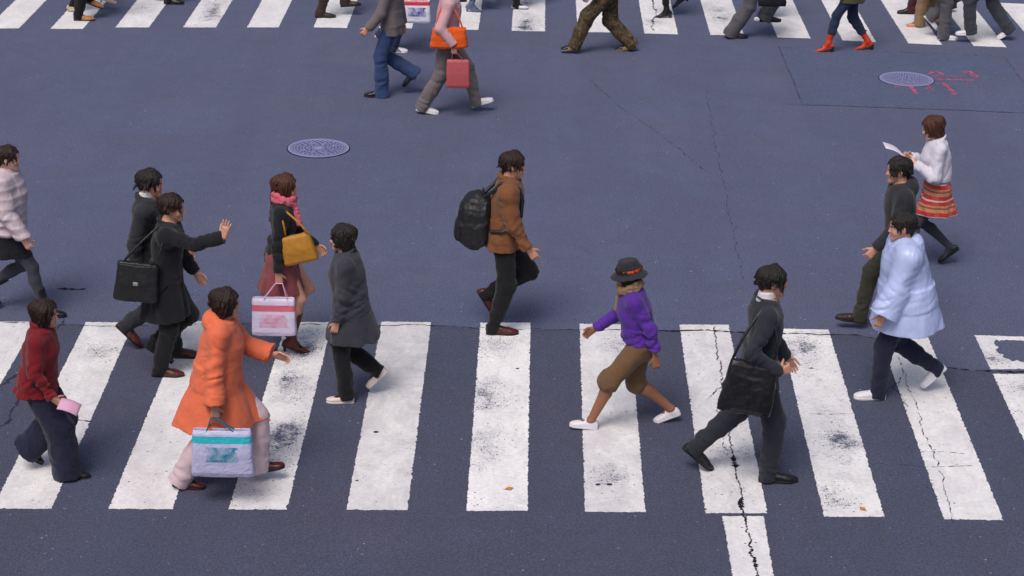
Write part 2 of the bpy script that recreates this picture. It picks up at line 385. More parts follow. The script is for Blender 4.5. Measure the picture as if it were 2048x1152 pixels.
FAR_STRIPES = [
 [(-7.345, 30.433), (-6.9, 30.464), (-6.928, 27.798), (-7.372, 27.766)],
 [(-6.462, 30.468), (-6.016, 30.5), (-6.044, 27.833), (-6.49, 27.801)],
 [(-5.584, 30.615), (-5.121, 30.648), (-5.149, 27.982), (-5.612, 27.948)],
 [(-4.65, 30.682), (-4.192, 30.715), (-4.22, 28.048), (-4.678, 28.015)],
 [(-3.761, 30.746), (-3.322, 30.777), (-3.349, 28.111), (-3.788, 28.079)],
 [(-2.833, 30.812), (-2.361, 30.818), (-2.389, 28.151), (-2.86, 28.146)],
 [(-1.913, 30.85), (-1.448, 30.855), (-1.475, 28.188), (-1.94, 28.183)],
 [(-0.974, 30.832), (-0.509, 30.837), (-0.537, 28.17), (-1.002, 28.166)],
 [(-0.044, 30.814), (0.428, 30.819), (0.4, 28.153), (-0.071, 28.147)],
 [(0.886, 30.824), (1.351, 30.829), (1.324, 28.162), (0.858, 28.157)],
 [(1.829, 30.806), (2.299, 30.784), (2.272, 28.117), (1.801, 28.14)],
 [(2.757, 30.788), (3.229, 30.793), (3.201, 28.127), (2.729, 28.121)],
 [(3.691, 30.715), (4.152, 30.691), (4.124, 28.025), (3.664, 28.048)],
 [(4.589, 30.612), (5.05, 30.561), (5.022, 27.895), (4.562, 27.945)],
 [(5.495, 30.51), (5.953, 30.461), (5.925, 27.794), (5.468, 27.844)],
 [(6.386, 30.436), (6.835, 30.386), (6.807, 27.72), (6.359, 27.77)],
 [(7.274, 30.363), (7.726, 30.313), (7.699, 27.647), (7.246, 27.696)],
]
CRACKS = {
 'long': [(-4.753, 17.224), (-4.376, 17.17), (-3.966, 17.165), (-3.46, 17.129), (-3.29, 17.196), (-2.52, 17.232), (-2.115, 17.275), (-1.639, 17.273), (-1.2, 17.27), (-0.735, 17.303), (-0.286, 17.252), (0.176, 17.25), (0.628, 17.247), (1.085, 17.268), (1.541, 17.254), (1.773, 17.3), (1.99, 17.275), (2.454, 17.249), (2.896, 17.245), (3.182, 17.235), (3.377, 17.174), (3.427, 16.922), (3.59, 16.705), (3.783, 16.548), (4.034, 16.483), (4.293, 16.462), (4.655, 16.51)],
 'wide': [(1.863, 17.388), (1.849, 16.965), (1.841, 16.517), (1.82, 15.983), (1.8, 15.478), (1.798, 15.094), (1.792, 14.77), (1.786, 14.371), (1.78, 14.073), (1.773, 13.729), (1.773, 13.391), (1.771, 12.941), (1.761, 12.447)],
 'branch': [(3.449, 16.479), (3.416, 16.156), (3.439, 15.847), (3.397, 15.496), (3.399, 15.16), (3.412, 14.79), (3.389, 14.348), (3.366, 13.927), (3.33, 13.644)],
 'branch2': [(3.443, 16.754), (3.435, 16.424), (3.311, 16.1), (3.348, 15.692)],
 'b3': [(1.865, 16.195), (1.743, 15.877), (1.683, 15.772)],
 'b4': [(1.757, 15.187), (1.75, 15.476), (1.735, 15.694)],
 'b5': [(1.768, 14.769), (1.72, 14.905), (1.724, 15.281), (1.675, 15.327)],
 'left': [(-4.104, 17.278), (-4.048, 16.698), (-4.107, 16.362), (-4.096, 15.831), (-4.081, 15.135), (-4.157, 14.943)],
 'left2': [(-4.068, 16.585), (-4.157, 16.197), (-4.302, 15.719)],
 'short': [(-3.591, 15.136), (-3.488, 15.131), (-3.413, 15.106)],
 'short2': [(-4.312, 18.04), (-4.142, 18.022), (-4.041, 18.04)],
 'mid': [(0.963, 25.677), (1.299, 24.446), (1.625, 23.62), (1.925, 22.747), (2.107, 22.105), (2.191, 21.893)],
 'p1': [(3.622, 27.499), (3.616, 26.463), (3.612, 25.613), (3.589, 24.655)],
 'p2': [(3.622, 27.499), (4.583, 27.379), (5.264, 27.346), (5.805, 27.304), (6.661, 27.205)],
 'p3': [(6.661, 27.205), (6.641, 26.293), (6.615, 25.456)],
 'p4': [(3.313, 24.704), (3.812, 24.691), (4.493, 24.645), (5.42, 24.594), (6.455, 24.484)],
 'h1': [(3.279, 14.83), (3.461, 14.838), (3.658, 14.818)],
 'h2': [(3.099, 14.599), (3.331, 14.564), (3.675, 14.604)],
 'h3': [(2.422, 15.524), (2.671, 15.515), (2.884, 15.543)],
 'vert': [(2.037, 30.16), (2.013, 29.23), (1.934, 28.49), (1.944, 28.291)],
}
PINK = [
 [(5.559, 26.418), (5.621, 26.324), (5.644, 26.202)],
 [(5.468, 26.142), (5.66, 26.179), (5.869, 26.168)],
 [(5.481, 25.997), (5.689, 25.987), (6.016, 25.984)],
 [(5.441, 25.779), (5.647, 25.769), (5.897, 25.785)],
 [(5.91, 26.244), (5.967, 26.396), (6.041, 26.401), (6.026, 26.227), (6.066, 26.133), (6.098, 26.257)],
 [(6.062, 25.987), (6.104, 25.966)],
 [(4.876, 25.554), (4.94, 25.629), (5.051, 25.519)],
 [(5.108, 25.663), (5.123, 25.453), (5.125, 25.246)],
 [(5.351, 25.75), (5.335, 25.56), (5.366, 25.446)],
 [(5.279, 25.533), (5.396, 25.541)],
 [(5.581, 25.836), (5.601, 25.531), (5.622, 25.278)],
 [(5.455, 26.214), (5.541, 26.392), (5.618, 26.447)],
]
LANE = [(1.61, 13.675), (1.919, 13.686), (1.887, 12.452), (1.601, 12.441)]
SEAM = [(2.423, 25.303), (2.343, 22.21), (2.278, 19.729), (2.244, 18.597)]
HOLES = [(-2.262, 22.559), (5.116, 25.973)] # r 0.353 0.353

# ---------------------------------------------------------------- the road
def asphalt_nodes(t, base='#5a5d7a'):
    """colour, roughness and bump of worn asphalt in world metres"""
    c = C(base)
    big = t.noise(.35, 5, .6); mid = t.noise(2.2, 5, .65); fine = t.noise(55, 3, .7); agg = t.n('TexVoronoi'); agg.inputs['Scale'].default_value = 130; t.l(t.tc.outputs['Object'], agg.inputs['Vector'])
    col = t.mix(t.ramp(big, .40, .60), mul(c, .68), mul(c, 1.20))
    col = t.mix(t.ramp(mid, .30, .72), t.mix(.5, col, mul(c, .78)), t.mix(.5, col, mul(c, 1.16)))
    hue = t.noise(.5, 5, .66); col = t.mix(t.ramp(hue, .40, .60), t.mix(.62, col, mul((c[0]*.72, c[1]*1.04, c[2]*1.12, 1), 1)), t.mix(.5, col, mul((c[0]*1.20, c[1]*.96, c[2]*.86, 1), 1)))
    lane = t.noise(1.0, 4, .6, t.map((1.3,.10,1))); col = t.mix(t.math('MULTIPLY', t.ramp(lane, .44, .60), .55), col, mul((c[0]*1.02, c[1]*.98, c[2]*.94, 1), .66))
    st = t.map((1,1,1)); grime = t.noise(.55, 6, .7, st, 1.8); oil = t.noise(1.9, 5, .65, t.map((1.5,.5,1)), 1.0); col = t.mix(t.math('MULTIPLY', t.ramp(grime, .46, .60), .65), col, mul((c[0]*1.05, c[1]*.98, c[2]*.88, 1), .70))
    col = t.mix(t.math('MULTIPLY', t.ramp(oil, .54, .68), .6), col, (c[0]*.75, c[1]*.72, c[2]*.52, 1))
    col = t.mix(.62, col, t.mix(t.ramp(fine, .25, .78), mul(c, .30), mul(c, 2.0)))
    sp = t.n('TexVoronoi'); sp.inputs['Scale'].default_value = 26; t.l(t.tc.outputs['Object'], sp.inputs['Vector'])
    # pale chips of stone: small cells of which only a few show
    w = t.math('MULTIPLY', t.math('LESS_THAN', sp.outputs['Distance'], .17), t.ramp(sp.outputs['Color'], .80, .88))
    col = t.mix(t.math('MULTIPLY', t.math('MULTIPLY', w, t.ramp(t.noise(1.4, 4, .7), .40, .62)), .8), col, (.60,.62,.74,1))
    sp2 = t.n('TexVoronoi'); sp2.inputs['Scale'].default_value = 75; t.l(t.tc.outputs['Object'], sp2.inputs['Vector'])
    w2 = t.math('MULTIPLY', t.math('LESS_THAN', sp2.outputs['Distance'], .28), t.ramp(sp2.outputs['Color'], .66, .76)); col = t.mix(t.math('MULTIPLY', t.math('MULTIPLY', w2, t.ramp(t.noise(.8, 5, .7, None, .6), .36, .60)), .85), col, (.34,.36,.47,1))
    w3 = t.math('MULTIPLY', t.math('LESS_THAN', sp2.outputs['Distance'], .32), t.ramp(sp2.outputs['Color'], .22, .16)); col = t.mix(t.math('MULTIPLY', w3, .5), col, (.025,.026,.036,1))
    h = t.math('ADD', t.math('MULTIPLY', agg.outputs['Distance'], .5), fine)
    return col, h

def asphalt(name, base):
    t = NT(name); col, h = asphalt_nodes(t, base)
    bp = t.bump(h, .55, .006); bp = t.bump(t.noise(5, 4), .25, .02, bp)
    return t.set(Base_Color=col, Roughness=t.ramp(t.noise(3, 4), .3, .7, (.72,)*3+(1,), (.92,)*3+(1,)), Normal=bp, Specular_IOR_Level=.3)

ASPH = '#565b77'
M['asphalt'] = asphalt('asphalt', ASPH); M['asphalt_patch'] = asphalt('patched asphalt', '#535b79')

def paint_mat():
    """road paint that wears through to the asphalt; how much and where comes from the stripe's own properties"""
    t = NT('worn road paint'); acol, h = asphalt_nodes(t, ASPH)
    def attr(n): o = t.n('Attribute'); o.attribute_type = 'OBJECT'; o.attribute_name = n; return o
    sx = t.n('SeparateXYZ'); t.l(t.tc.outputs['Object'], sx.inputs[0])
    patch = 0
    wob = t.noise(6, 4, .65)
    for k in ('wear_spot_one', 'wear_spot_two', 'wear_spot_three'):
        a = attr(k); s = t.n('SeparateXYZ'); t.l(a.outputs['Vector'], s.inputs[0])
        dx = t.math('DIVIDE', t.math('SUBTRACT', sx.outputs[0], s.outputs[0]), .24); dy = t.math('SUBTRACT', sx.outputs[1], s.outputs[1])
        dy = t.math('DIVIDE', dy, t.math('MAXIMUM', s.outputs[2], .01))
        r = t.math('SQRT', t.math('ADD', t.math('MULTIPLY', dx, dx), t.math('MULTIPLY', dy, dy)))
        f = t.math('SUBTRACT', 1, r, True)
        patch = f if patch == 0 else t.math('MAXIMUM', patch, f)
    wear = attr('wear').outputs['Fac']
    fine = t.noise(52, 6, .85, t.map((.8,1.25,1)), .4); fine2 = t.noise(95, 3, .7)
    low = t.noise(1.7, 4, .6, t.map((1,.8,1)))
    lim = t.math('SUBTRACT', .752, t.math('MULTIPLY', wear, t.math('MULTIPLY', t.ramp(low, .36, .66), .21)))
    lim = t.math('SUBTRACT', lim, t.math('MULTIPLY', t.math('MULTIPLY', patch, t.ramp(wob, .24, .62)), .24))
    rub = t.math('MULTIPLY', patch, t.ramp(t.noise(13, 5, .75, t.map((.8,1.2,1))), .36, .62))
    x = t.math('SUBTRACT', t.math('ADD', t.math('MULTIPLY', fine, .82), t.math('MULTIPLY', fine2, .18)), lim)
    mask = t.ramp(x, 0.0, .035)
    # single chips: small cells, the more of them gone the more the spot is worn
    for sc_, rad, gain in ((46, .40, .75), (85, .42, .85)):
        vo = t.n('TexVoronoi'); vo.inputs['Scale'].default_value = sc_; t.l(t.map((.85,1.15,1)), vo.inputs['Vector']); cc = t.n('SeparateColor'); t.l(vo.outputs['Color'], cc.inputs[0])
        den = t.math('ADD', t.math('MULTIPLY', t.math('MULTIPLY', patch, t.ramp(wob, .30, .58)), gain), t.math('MULTIPLY', t.math('MULTIPLY', wear, t.ramp(low, .42, .70)), .16))
        chip = t.math('MULTIPLY', t.math('LESS_THAN', cc.outputs[0], den), t.math('LESS_THAN', t.math('ADD', vo.outputs['Distance'], t.math('MULTIPLY', cc.outputs[1], .25)), rad))
        mask = t.math('MAXIMUM', mask, chip)
    dirt = t.noise(1.3, 6, .7, t.map((1,.6,1)), 1.0); scuff = t.noise(7, 5, .7, t.map((2.4,.35,1), (0,0,.35)), .4); tone = t.noise(26, 4, .7)
    p = t.mix(t.ramp(dirt, .35, .72), (.95,.945,.965,1), (.70,.69,.74,1)); p = t.mix(t.math('MULTIPLY', t.ramp(scuff, .52, .80), .42), p, (.42,.41,.45,1))
    p = t.mix(.38, p, t.mix(t.ramp(tone, .3, .75), (.97,.97,.98,1), (.46,.45,.50,1)))
    dk = attr('dirt').outputs['Fac']; p = t.mix(t.math('MULTIPLY', dk, t.ramp(t.noise(2.6, 6, .72, t.map((1,.7,1), (0,0,.5)), 1.2), .30, .66)), p, (.36,.355,.40,1))
    tyre = t.n('TexWave', wave_type='BANDS', bands_direction='Y'); tyre.inputs['Scale'].default_value = 9; tyre.inputs['Distortion'].default_value = 3.0; tyre.inputs['Detail'].default_value = 3; t.l(t.map((1,1,1), (0,0,.62)), tyre.inputs['Vector'])
    p = t.mix(t.math('MULTIPLY', t.math('MULTIPLY', dk, t.ramp(t.noise(1.1, 3, .6), .50, .62)), t.math('MULTIPLY', t.ramp(tyre.outputs['Fac'], .55, .85), .5)), p, (.34,.33,.38,1))
    sp = t.n('TexVoronoi'); sp.inputs['Scale'].default_value = 24; t.l(t.tc.outputs['Object'], sp.inputs['Vector'])
    w = t.math('MULTIPLY', t.math('LESS_THAN', sp.outputs['Distance'], .13), t.ramp(sp.outputs['Color'], .80, .86)); p = t.mix(t.math('MULTIPLY', w, .75), p, (.10,.10,.14,1))
    p = t.mix(t.math('MULTIPLY', rub, .38), p, (.24,.25,.33,1)); p = t.mix(t.math('MULTIPLY', t.math('MULTIPLY', wear, t.ramp(t.noise(3.1, 6, .75, None, .5), .50, .68)), .45), p, (.34,.345,.41,1))
    col = t.mix(mask, p, t.mix(.35, acol, (.04,.045,.09,1)))
    hh = t.math('SUBTRACT', t.math('MULTIPLY', h, .35), t.math('MULTIPLY', mask, .6))
    return t.set(Base_Color=col, Roughness=.72, Normal=t.bump(hh, .5, .006), Specular_IOR_Level=.35)
M['paint'] = paint_mat()

def sheet(name, outline, z, mat, thick=0.0):
    vs = [(x, y, z) for x, y in outline]; n = len(vs)
    me = bpy.data.meshes.new(name)
    if thick:
        vs += [(x, y, z-thick) for x, y in outline]
        fs = [tuple(range(n))]+[(i+n, (i+1) % n+n, (i+1) % n, i) for i in range(n)]
    else: fs = [tuple(range(n))]
    me.from_pydata(vs, [], fs); me.materials.append(mat); me.update()
    bmesh_fix(me)
    return link(name, me)
import bmesh
def bmesh_fix(me):
    bm = bmesh.new(); bm.from_mesh(me); bmesh.ops.recalc_face_normals(bm, faces=bm.faces)
    up = sum(f.normal.z*f.calc_area() for f in bm.faces if abs(f.normal.z) > .5)
    if up < 0: bmesh.ops.reverse_faces(bm, faces=bm.faces)
    bmesh.ops.triangulate(bm, faces=[f for f in bm.faces if len(f.verts) > 4]); bm.to_mesh(me); bm.free()

g = sheet('road', [(-400,-200),(400,-200),(400,600),(-400,600)], 0, M['asphalt']); g['kind'] = 'structure'
M['asphalt_near'] = asphalt('newer darker asphalt', '#494c62')
ng = sheet('road_section', [(-60, 8), (60, 8), (60, 16.30)]+[(7.5, 16.40)]+CRACKS['long'][::-1]+[(-7, 17.20), (-60, 17.0)], .0022, M['asphalt_near']); ng['kind'] = 'structure'

def ragged(corners, seed, step=.014, amp=.0028):
    rnd = random.Random(seed); out = []
    N_ = len(corners)
    for i in range(N_):
        a = np.array(corners[i]); b = np.array(corners[(i+1) % N_]); L = np.linalg.norm(b-a); n = max(2, int(L/step)); d = (b-a)/L; nn = np.array([-d[1], d[0]])
        w = 0
        for k in range(n):
            w = .25*w+rnd.gauss(0, amp)-(rnd.uniform(.004, .013) if rnd.random() < .06 else 0); q = a+(b-a)*k/n+nn*(w if k else 0)
            out.append((float(q[0]), float(q[1])))
    return out

def ribbon(name, pts, width, z, mat, seed, jit=.02, wvar=.6, step=.03, blobs=None):
    rnd = random.Random(seed); P = []
    for a, b in zip(pts[:-1], pts[1:]):
        a = np.array(a); b = np.array(b); L = np.linalg.norm(b-a); n = max(1, int(L/step)); 
        for k in range(n): P.append(a+(b-a)*k/n)
    P.append(np.array(pts[-1])); P = np.array(P); j = 0; W = []
    for i in range(len(P)):
        j = .75*j+rnd.gauss(0, jit*.5)
        d = P[min(i+1, len(P)-1)]-P[max(i-1, 0)]; d = d/max(1e-6, np.linalg.norm(d)); P[i] = P[i]+V(-d[1], d[0])*j
        W.append(width*max(.12, 1+rnd.gauss(0, wvar))*(blobs(P[i], rnd) if blobs else 1))
    vs = []; fs = []
    for i in range(len(P)):
        d = P[min(i+1, len(P)-1)]-P[max(i-1, 0)]; d = d/max(1e-6, np.linalg.norm(d)); n = V(-d[1], d[0])
        w = W[i]*(.3 if i in (0, len(P)-1) else 1)/2
        vs += [(*(P[i]+n*w), z), (*(P[i]-n*w), z)]
        if i: fs.append((2*i-2, 2*i-1, 2*i+1, 2*i))
    me = bpy.data.meshes.new(name); me.from_pydata(vs, [], fs); me.materials.append(mat); me.update(); bmesh_fix(me)
    return link(name, me)

# zebra stripes
ZP = .004
NEAR_LOOK = [
 ('white zebra stripe cut by the left picture edge, beside the maroon jacket', .35, []),
 ('white zebra stripe with navy trouser legs across its lower half', .5, [(-3.619,16.55,.25)]),
 ('white zebra stripe largely hidden behind the orange coat', .45, []),
 ('white zebra stripe speckled all over with worn spots, under the high-heeled boot', 1.0, [(-1.832,16.75,.55),(-1.857,15.93,.40),(-1.80,14.85,.6)]),
 ('cleanest white zebra stripe, right of the white slip-on shoe', .12, []),
 ('white zebra stripe under the brown shoe of the backpack man, yellow leaf near its end', .75, [(-.12,16.88,.35),(-.19,15.80,.42),(-.22,14.75,.50)]),
 ('white zebra stripe below the purple top with grey tyre scuffs', .40, [(.99,16.93,.35),(.80,14.3,.25)]),
 ('white zebra stripe split lengthwise by a long crack, behind the black shoulder bag', .45, [(1.79,14.77,.2)]),
 ('white zebra stripe with several dark worn patches, right of the dark-suited man', .95, [(2.60,16.86,.42),(2.66,15.03,.45),(2.49,14.0,.38)]),
 ('white zebra stripe with fine branching cracks, under the light blue rain cape', .35, []),
 ('white zebra stripe at the right edge with a big bare patch at its far end', .7, [(4.47,16.93,.55),(4.42,16.85,.4)]),
]
DIRT = {20:.4, 21:.45, 22:.35, 23:.30, 24:.6, 25:.05, 26:.55, 27:.55, 28:.2, 29:.4}
def stripe(c, seed, wear, spots, label, group):
    if isinstance(c[0][0], (list, tuple)): pass
    o = sheet('zebra_stripe', ragged(c, seed), ZP, M['paint'], .003)
    o['wear'] = float(wear); o['dirt'] = DIRT.get(seed, .35)
    for k, s in zip(('wear_spot_one', 'wear_spot_two', 'wear_spot_three'), (spots+[(0,0,0)]*3)[:3]): o[k] = [float(v) for v in s]
    thing(o, label, 'zebra stripe', group); return o
for i, c in enumerate(NEAR_STRIPES):
    if i == 10:                                                # the crack has parted this one
        L, R_ = c[3], c[2]; y1 = 16.53; y2 = 16.42
        f = lambda a, b, y: (a[0]+(b[0]-a[0])*(y-a[1])/(b[1]-a[1]), y)
        xr = c[1][0]-.03
        stripe([c[0], c[1], (c[1][0]+.0, c[1][1]-.10), (xr, c[1][1]-.09), (4.50, 17.20), (4.44, 17.17), (4.41, 17.20), (4.375, 17.10), (4.40, 17.02), (4.36, 16.96), (4.37, 16.88), (4.41, 16.86), (4.385, 16.80), (4.43, 16.76), (4.46, 16.70), (4.50, 16.74), (4.55, 16.69), (xr, 16.66), f(c[1], c[2], 16.66), f(c[1], c[2], y1+.02), f(c[0], c[3], y1)], 50, .7, [(4.30,16.75,.2)], 'short white zebra piece with a big bare patch, beyond the crack at the right edge', 'stripes of the near crossing')
        stripe([f(c[0], c[3], y2), f(c[1], c[2], y2+.02), c[2], c[3]], 51, .7, [(4.46,16.1,.2)], 'white zebra stripe at the right edge on the near side of the crack', 'stripes of the near crossing')
        continue
    stripe(c, 20+i, NEAR_LOOK[i][1], NEAR_LOOK[i][2], NEAR_LOOK[i][0], 'stripes of the near crossing')
FAR_LOOK = ['white far stripe cut by the top left corner of the picture', 'white far stripe under the tan leather shoe', 'white far stripe just right of the tan shoe, faint grey wear', 'white far stripe with a dark rubbed patch, fourth from the top left corner',
 'clean white far stripe between the rubbed one and the dark brown shoe', 'white far stripe under the dark brown shoe', 'white far stripe behind the jeans and white sneaker with black bars', 'white far stripe behind the orange shoulder bag',
 'white far stripe covered in dark scribble-like wear', 'clean white far stripe left of the dark red jacket', 'white far stripe under the black heeled ankle boot', 'white far stripe with a square rubbed patch beside the grey trousers',
 'white far stripe under the white flat shoe', 'white far stripe between the orange boots', 'white far stripe under the rose-coloured shoe', 'white far stripe second from the top right corner', 'white far stripe in the top right corner']
FAR_WEAR = {2:(.5,[(-5.40,29.1,.5)]), 3:(.7,[(-4.38,29.1,.9),(-4.35,28.6,.5)]), 8:(.9,[(.15,28.7,.7),(.18,29.9,.6),(.12,28.4,.4)]), 10:(.3,[(1.95,28.8,.3)]), 11:(.6,[(2.95,29.1,.55),(3.0,29.5,.4)]), 13:(.7,[(4.9,28.2,.5)])}
for i, c in enumerate(FAR_STRIPES):
    w, s = FAR_WEAR.get(i, (.15, []))
    stripe(c, 70+i, w, s, FAR_LOOK[i], 'stripes of the far crossing')
o = stripe(LANE, 99, .3, [], 'short white lane line below the cracked zebra stripe, at the bottom edge', None); o.name = 'lane_line'; o['category'] = 'lane line'

# cracks, seams, the cut-out patch
def broken(name, hexcol, a, b):
    """a crack that fills up and closes here and there"""
    t = NT(name); n = t.noise(16, 4, .7); tr = t.n('BsdfTransparent'); mx = t.n('MixShader')
    t.set(Base_Color=t.mix(t.noise(40, 3), mul(C(hexcol), .7), mul(C(hexcol), 1.5)), Roughness=.95, Specular_IOR_Level=.1)
    t.l(t.ramp(n, a, b), mx.inputs[0]); t.l(tr.outputs[0], mx.inputs[1]); t.l(t.b.outputs[0], mx.inputs[2]); t.l(mx.outputs[0], t.t.nodes['Material Output'].inputs[0]); return t.m
M['crack'] = broken('crack', '#1f1f2c', .30, .46); M['crack_soft'] = broken('thin crack', '#33344a', .40, .56); M['seam'] = broken('tar seam', '#484c64', .44, .60); M['seam_dark'] = broken('old joint', '#3a3c55', .44, .60)
def crk(key, w, mat='crack', jit=.012, wv=.6, blobs=None, name='road_crack', step=.03):
    o = ribbon(name, CRACKS[key], w, .0075, M[mat], sum(map(ord, key)), jit, wv, step, blobs); o['kind'] = 'structure'; return o
crk('long', .010, jit=.014, blobs=lambda p, r: 1.7 if 1.2 < p[0] < 2.9 or p[0] > 3.3 else .8)
crk('wide', .016, jit=.013, wv=.45, blobs=lambda p, r: .55+(1.3*max(0, math.sin(p[1]*8.3)+.6*math.sin(p[1]*19+1)) if p[1] < 15.4 else 0), step=.012)
for k in ('branch', 'branch2', 'b3', 'b4', 'b5'): crk(k, .007, 'crack_soft', .016)
for k in ('left', 'left2'): crk(k, .020, 'crack_soft', .03)
for k in ('short', 'short2'): crk(k, .022)
crk('mid', .008, 'seam_dark', .008); crk('vert', .022, 'crack_soft', .015)
for k in ('h1', 'h2', 'h3'): crk(k, .006, 'crack_soft', .006)
for k in ('p1', 'p2', 'p3', 'p4'): crk(k, .014, 'seam_dark', .006, .5, name='road_seam')
o = ribbon('road_seam', SEAM, .010, .0045, M['seam'], 5, .02, .4); o['kind'] = 'structure'
pp = [CRACKS['p1'][0]]+CRACKS['p2'][1:]+[(6.62,25.4),(6.5,24.49)]+CRACKS['p4'][::-1][1:-1]+[(3.589,24.66)]
o = sheet('road_patch', pp, .0035, M['asphalt_patch']); o['kind'] = 'structure'

# sprayed survey marks
t = NT('pink spray paint'); n1 = t.noise(22, 4, .7); n2 = t.noise(6, 3)
tr = t.n('BsdfTransparent'); mx = t.n('MixShader'); t.set(Base_Color=t.mix(n1, C('#b8557c'), C('#d25c82')), Roughness=.8)
t.l(t.ramp(t.math('ADD', t.math('MULTIPLY', n1, .6), t.math('MULTIPLY', n2, .5)), .42, .66), mx.inputs[0]); t.l(tr.outputs[0], mx.inputs[1]); t.l(t.b.outputs[0], mx.inputs[2]); t.l(mx.outputs[0], t.t.nodes['Material Output'].inputs[0])
M['pink_spray'] = t.m
PW = [.04,.026,.042,.022,.042,.034,.03,.052,.042,.042,.052,.036]
PL = ['short pink spray dash just right of the far manhole rim', 'upper long thin pink spray line right of the far manhole', 'bold long pink spray line right of the far manhole', 'faint lowest pink spray line right of the far manhole', 'curly pink spray squiggle farthest right of the far manhole', 'tiny pink spray dot right of the curly squiggle',
 'faint pink spray tick below the left half of the manhole', 'pink spray arrow stroke below the middle of the manhole', 'pink spray stroke below the right rim of the manhole', 'small pink spray bar crossing the stroke below the right rim', 'slanting pink spray stroke below and right of the manhole', 'bent pink spray tick at the upper right rim of the manhole']
for i, q in enumerate(PINK):
    o = ribbon('spray_mark', q, PW[i], .0065, M['pink_spray'], 300+i, .012, .35, .025); thing(o, PL[i], 'spray mark', 'pink survey marks on the road')

# manhole covers
t = NT('cast iron'); a = t.noise(30, 5, .7); b = t.noise(200, 2)
M['iron'] = t.set(Base_Color=t.mix(a, C('#7377a0'), C('#989cc4')), Roughness=t.ramp(a, .3, .7, (.42,)*3+(1,), (.62,)*3+(1,)), Normal=t.bump(b, .3, .002))
t = NT("iron grooves"); M['iron_gap'] = plain('tar', '#222230', .9, .1); M['iron_dark'] = t.set(Base_Color=t.mix(t.noise(40, 4), C('#41456a'), C('#565a80')), Roughness=.75)
class Geo:
    def __init__(s): s.v = []; s.f = []
    def ring(s, r0, r1, z0, z1, a0=0, a1=2*math.pi, n=None):
        n = n or max(2, int(abs(a1-a0)/.09)); full = abs(a1-a0-2*math.pi) < 1e-6; b = len(s.v); m = n if full else n+1
        for i in range(m):
            a = a0+(a1-a0)*i/n; c, q = math.cos(a), math.sin(a)
            s.v += [(r0*c, r0*q, z1), (r1*c, r1*q, z1), (r1*c, r1*q, z0), (r0*c, r0*q, z0)]
        for i in range(n):
            j = b+4*i; k = b+4*((i+1) % m)
            s.f += [(j, j+1, k+1, k), (j+1, j+2, k+2, k+1), (j+3, j, k, k+3)]
        if not full:
            s.f += [(b+3, b+2, b+1, b)]; e = b+4*n; s.f += [(e, e+1, e+2, e+3)]
    def obj(s, name, mat, parent=None):
        me = bpy.data.meshes.new(name); me.from_pydata(s.v, [], s.f); me.materials.append(mat); me.update(); bmesh_fix(me); return link(name, me, parent)
def manhole(xy, label, fine):
    e = bpy.data.objects.new('manhole_cover', None); scene.collection.objects.link(e); e.location = (xy[0], xy[1], 0); e.rotation_euler = (0,0,.06)
    thing(e, label, 'manhole cover', 'manhole covers')
    q = Geo(); q.ring(.322, .353, 0, .009); q.obj('rim', M['iron'], e)
    q = Geo(); q.ring(.0001, .3205, 0, .0062); q.obj('plate', M['iron_dark'], e)
    q = Geo(); z0, z1 = .0062, .0105; rnd = random.Random(4)
    if not fine:
        q.ring(.062, .074, z0, z1); q.ring(.0001, .050, z0, z1-.002); q.ring(.300, .313, z0, z1)
        for k in range(8):                                     # scalloped petals round the centre
            a = k*math.pi/4; q.ring(.165, .180, z0, z1, a+.08, a+math.pi/4-.08); q.ring(.105, .115, z0, z1, a+.20, a+math.pi/4-.2); q.ring(.074, .150, z0, z1, a-.035, a+.035)
            q.ring(.180, .235, z0, z1, a+.02+math.pi/8, a+.08+math.pi/8)
        for r, n, w in ((.135,12,.55),(.205,20,.5),(.245,24,.55),(.278,30,.6)):
            for k in range(n):
                a = 2*math.pi*(k+.3*(n % 3))/n; q.ring(r-.010, r+.010, z0, z1, a, a+2*math.pi/n*w)
    else:
        q.ring(.302, .314, z0, z1)
        for r in np.arange(.03, .30, .026):
            n = max(5, int(2*math.pi*r/.034))
            for k in range(n):
                a = 2*math.pi*(k+rnd.random()*.4)/n; q.ring(r-.007, r+.008, z0, z1, a, a+2*math.pi/n*rnd.uniform(.45,.7))
    q.obj('raised_pattern', M['iron'], e)
    q = Geo(); q.ring(.3535, .366, 0, .0052); q.obj('tar_joint', M['iron_gap'], e)
manhole(HOLES[0], 'round iron manhole cover with a rosette pattern, alone in the middle of the road', False)
manhole(HOLES[1], 'round iron manhole cover with a speckled pattern beside pink spray marks', True)

# fallen leaves and flattened gum
M['leaf'] = plain('yellow leaf', '#b8862f', .7)
def leaf(x, y, s, a, label):
    vs = [(0,0,.003)]; fs = []
    for i in range(17):
        u = i/16*2*math.pi; r = s*(.55+.25*math.cos(u)+.14*math.cos(5*u)); vs.append((r*math.cos(u), .7*r*math.sin(u), .004+.006*math.sin(2*u)**2))
    for i in range(16): fs.append((0, i+1, i+2))
    vs += [(-.3*s,.004,.004),(-.3*s,-.004,.004),(-.75*s,.002,.008),(-.75*s,-.002,.008)]; fs.append((18,19,21,20))
    me = bpy.data.meshes.new('fallen_leaf'); me.from_pydata(vs, [], fs); me.materials.append(M['leaf']); o = link('fallen_leaf', me); o.location = (x, y, .006); o.rotation_euler = (0,0,a); thing(o, label, 'leaf', 'fallen leaves')
leaf(-.007, 14.046, .055, .4, 'yellow leaf near the end of the stripe under the brown shoe'); leaf(2.689, 13.812, .05, 2.1, 'yellow leaf at the near end of the stripe with dark patches'); leaf(1.83, 15.90, .03, 1.0, 'tiny yellow leaf on the long crack behind the black shoulder bag'); leaf(2.63, 16.46, .03, .2, 'tiny ochre leaf near the far end of the stripe with dark patches')
M['gum'] = plain('old gum', '#2a2a3c', .8)
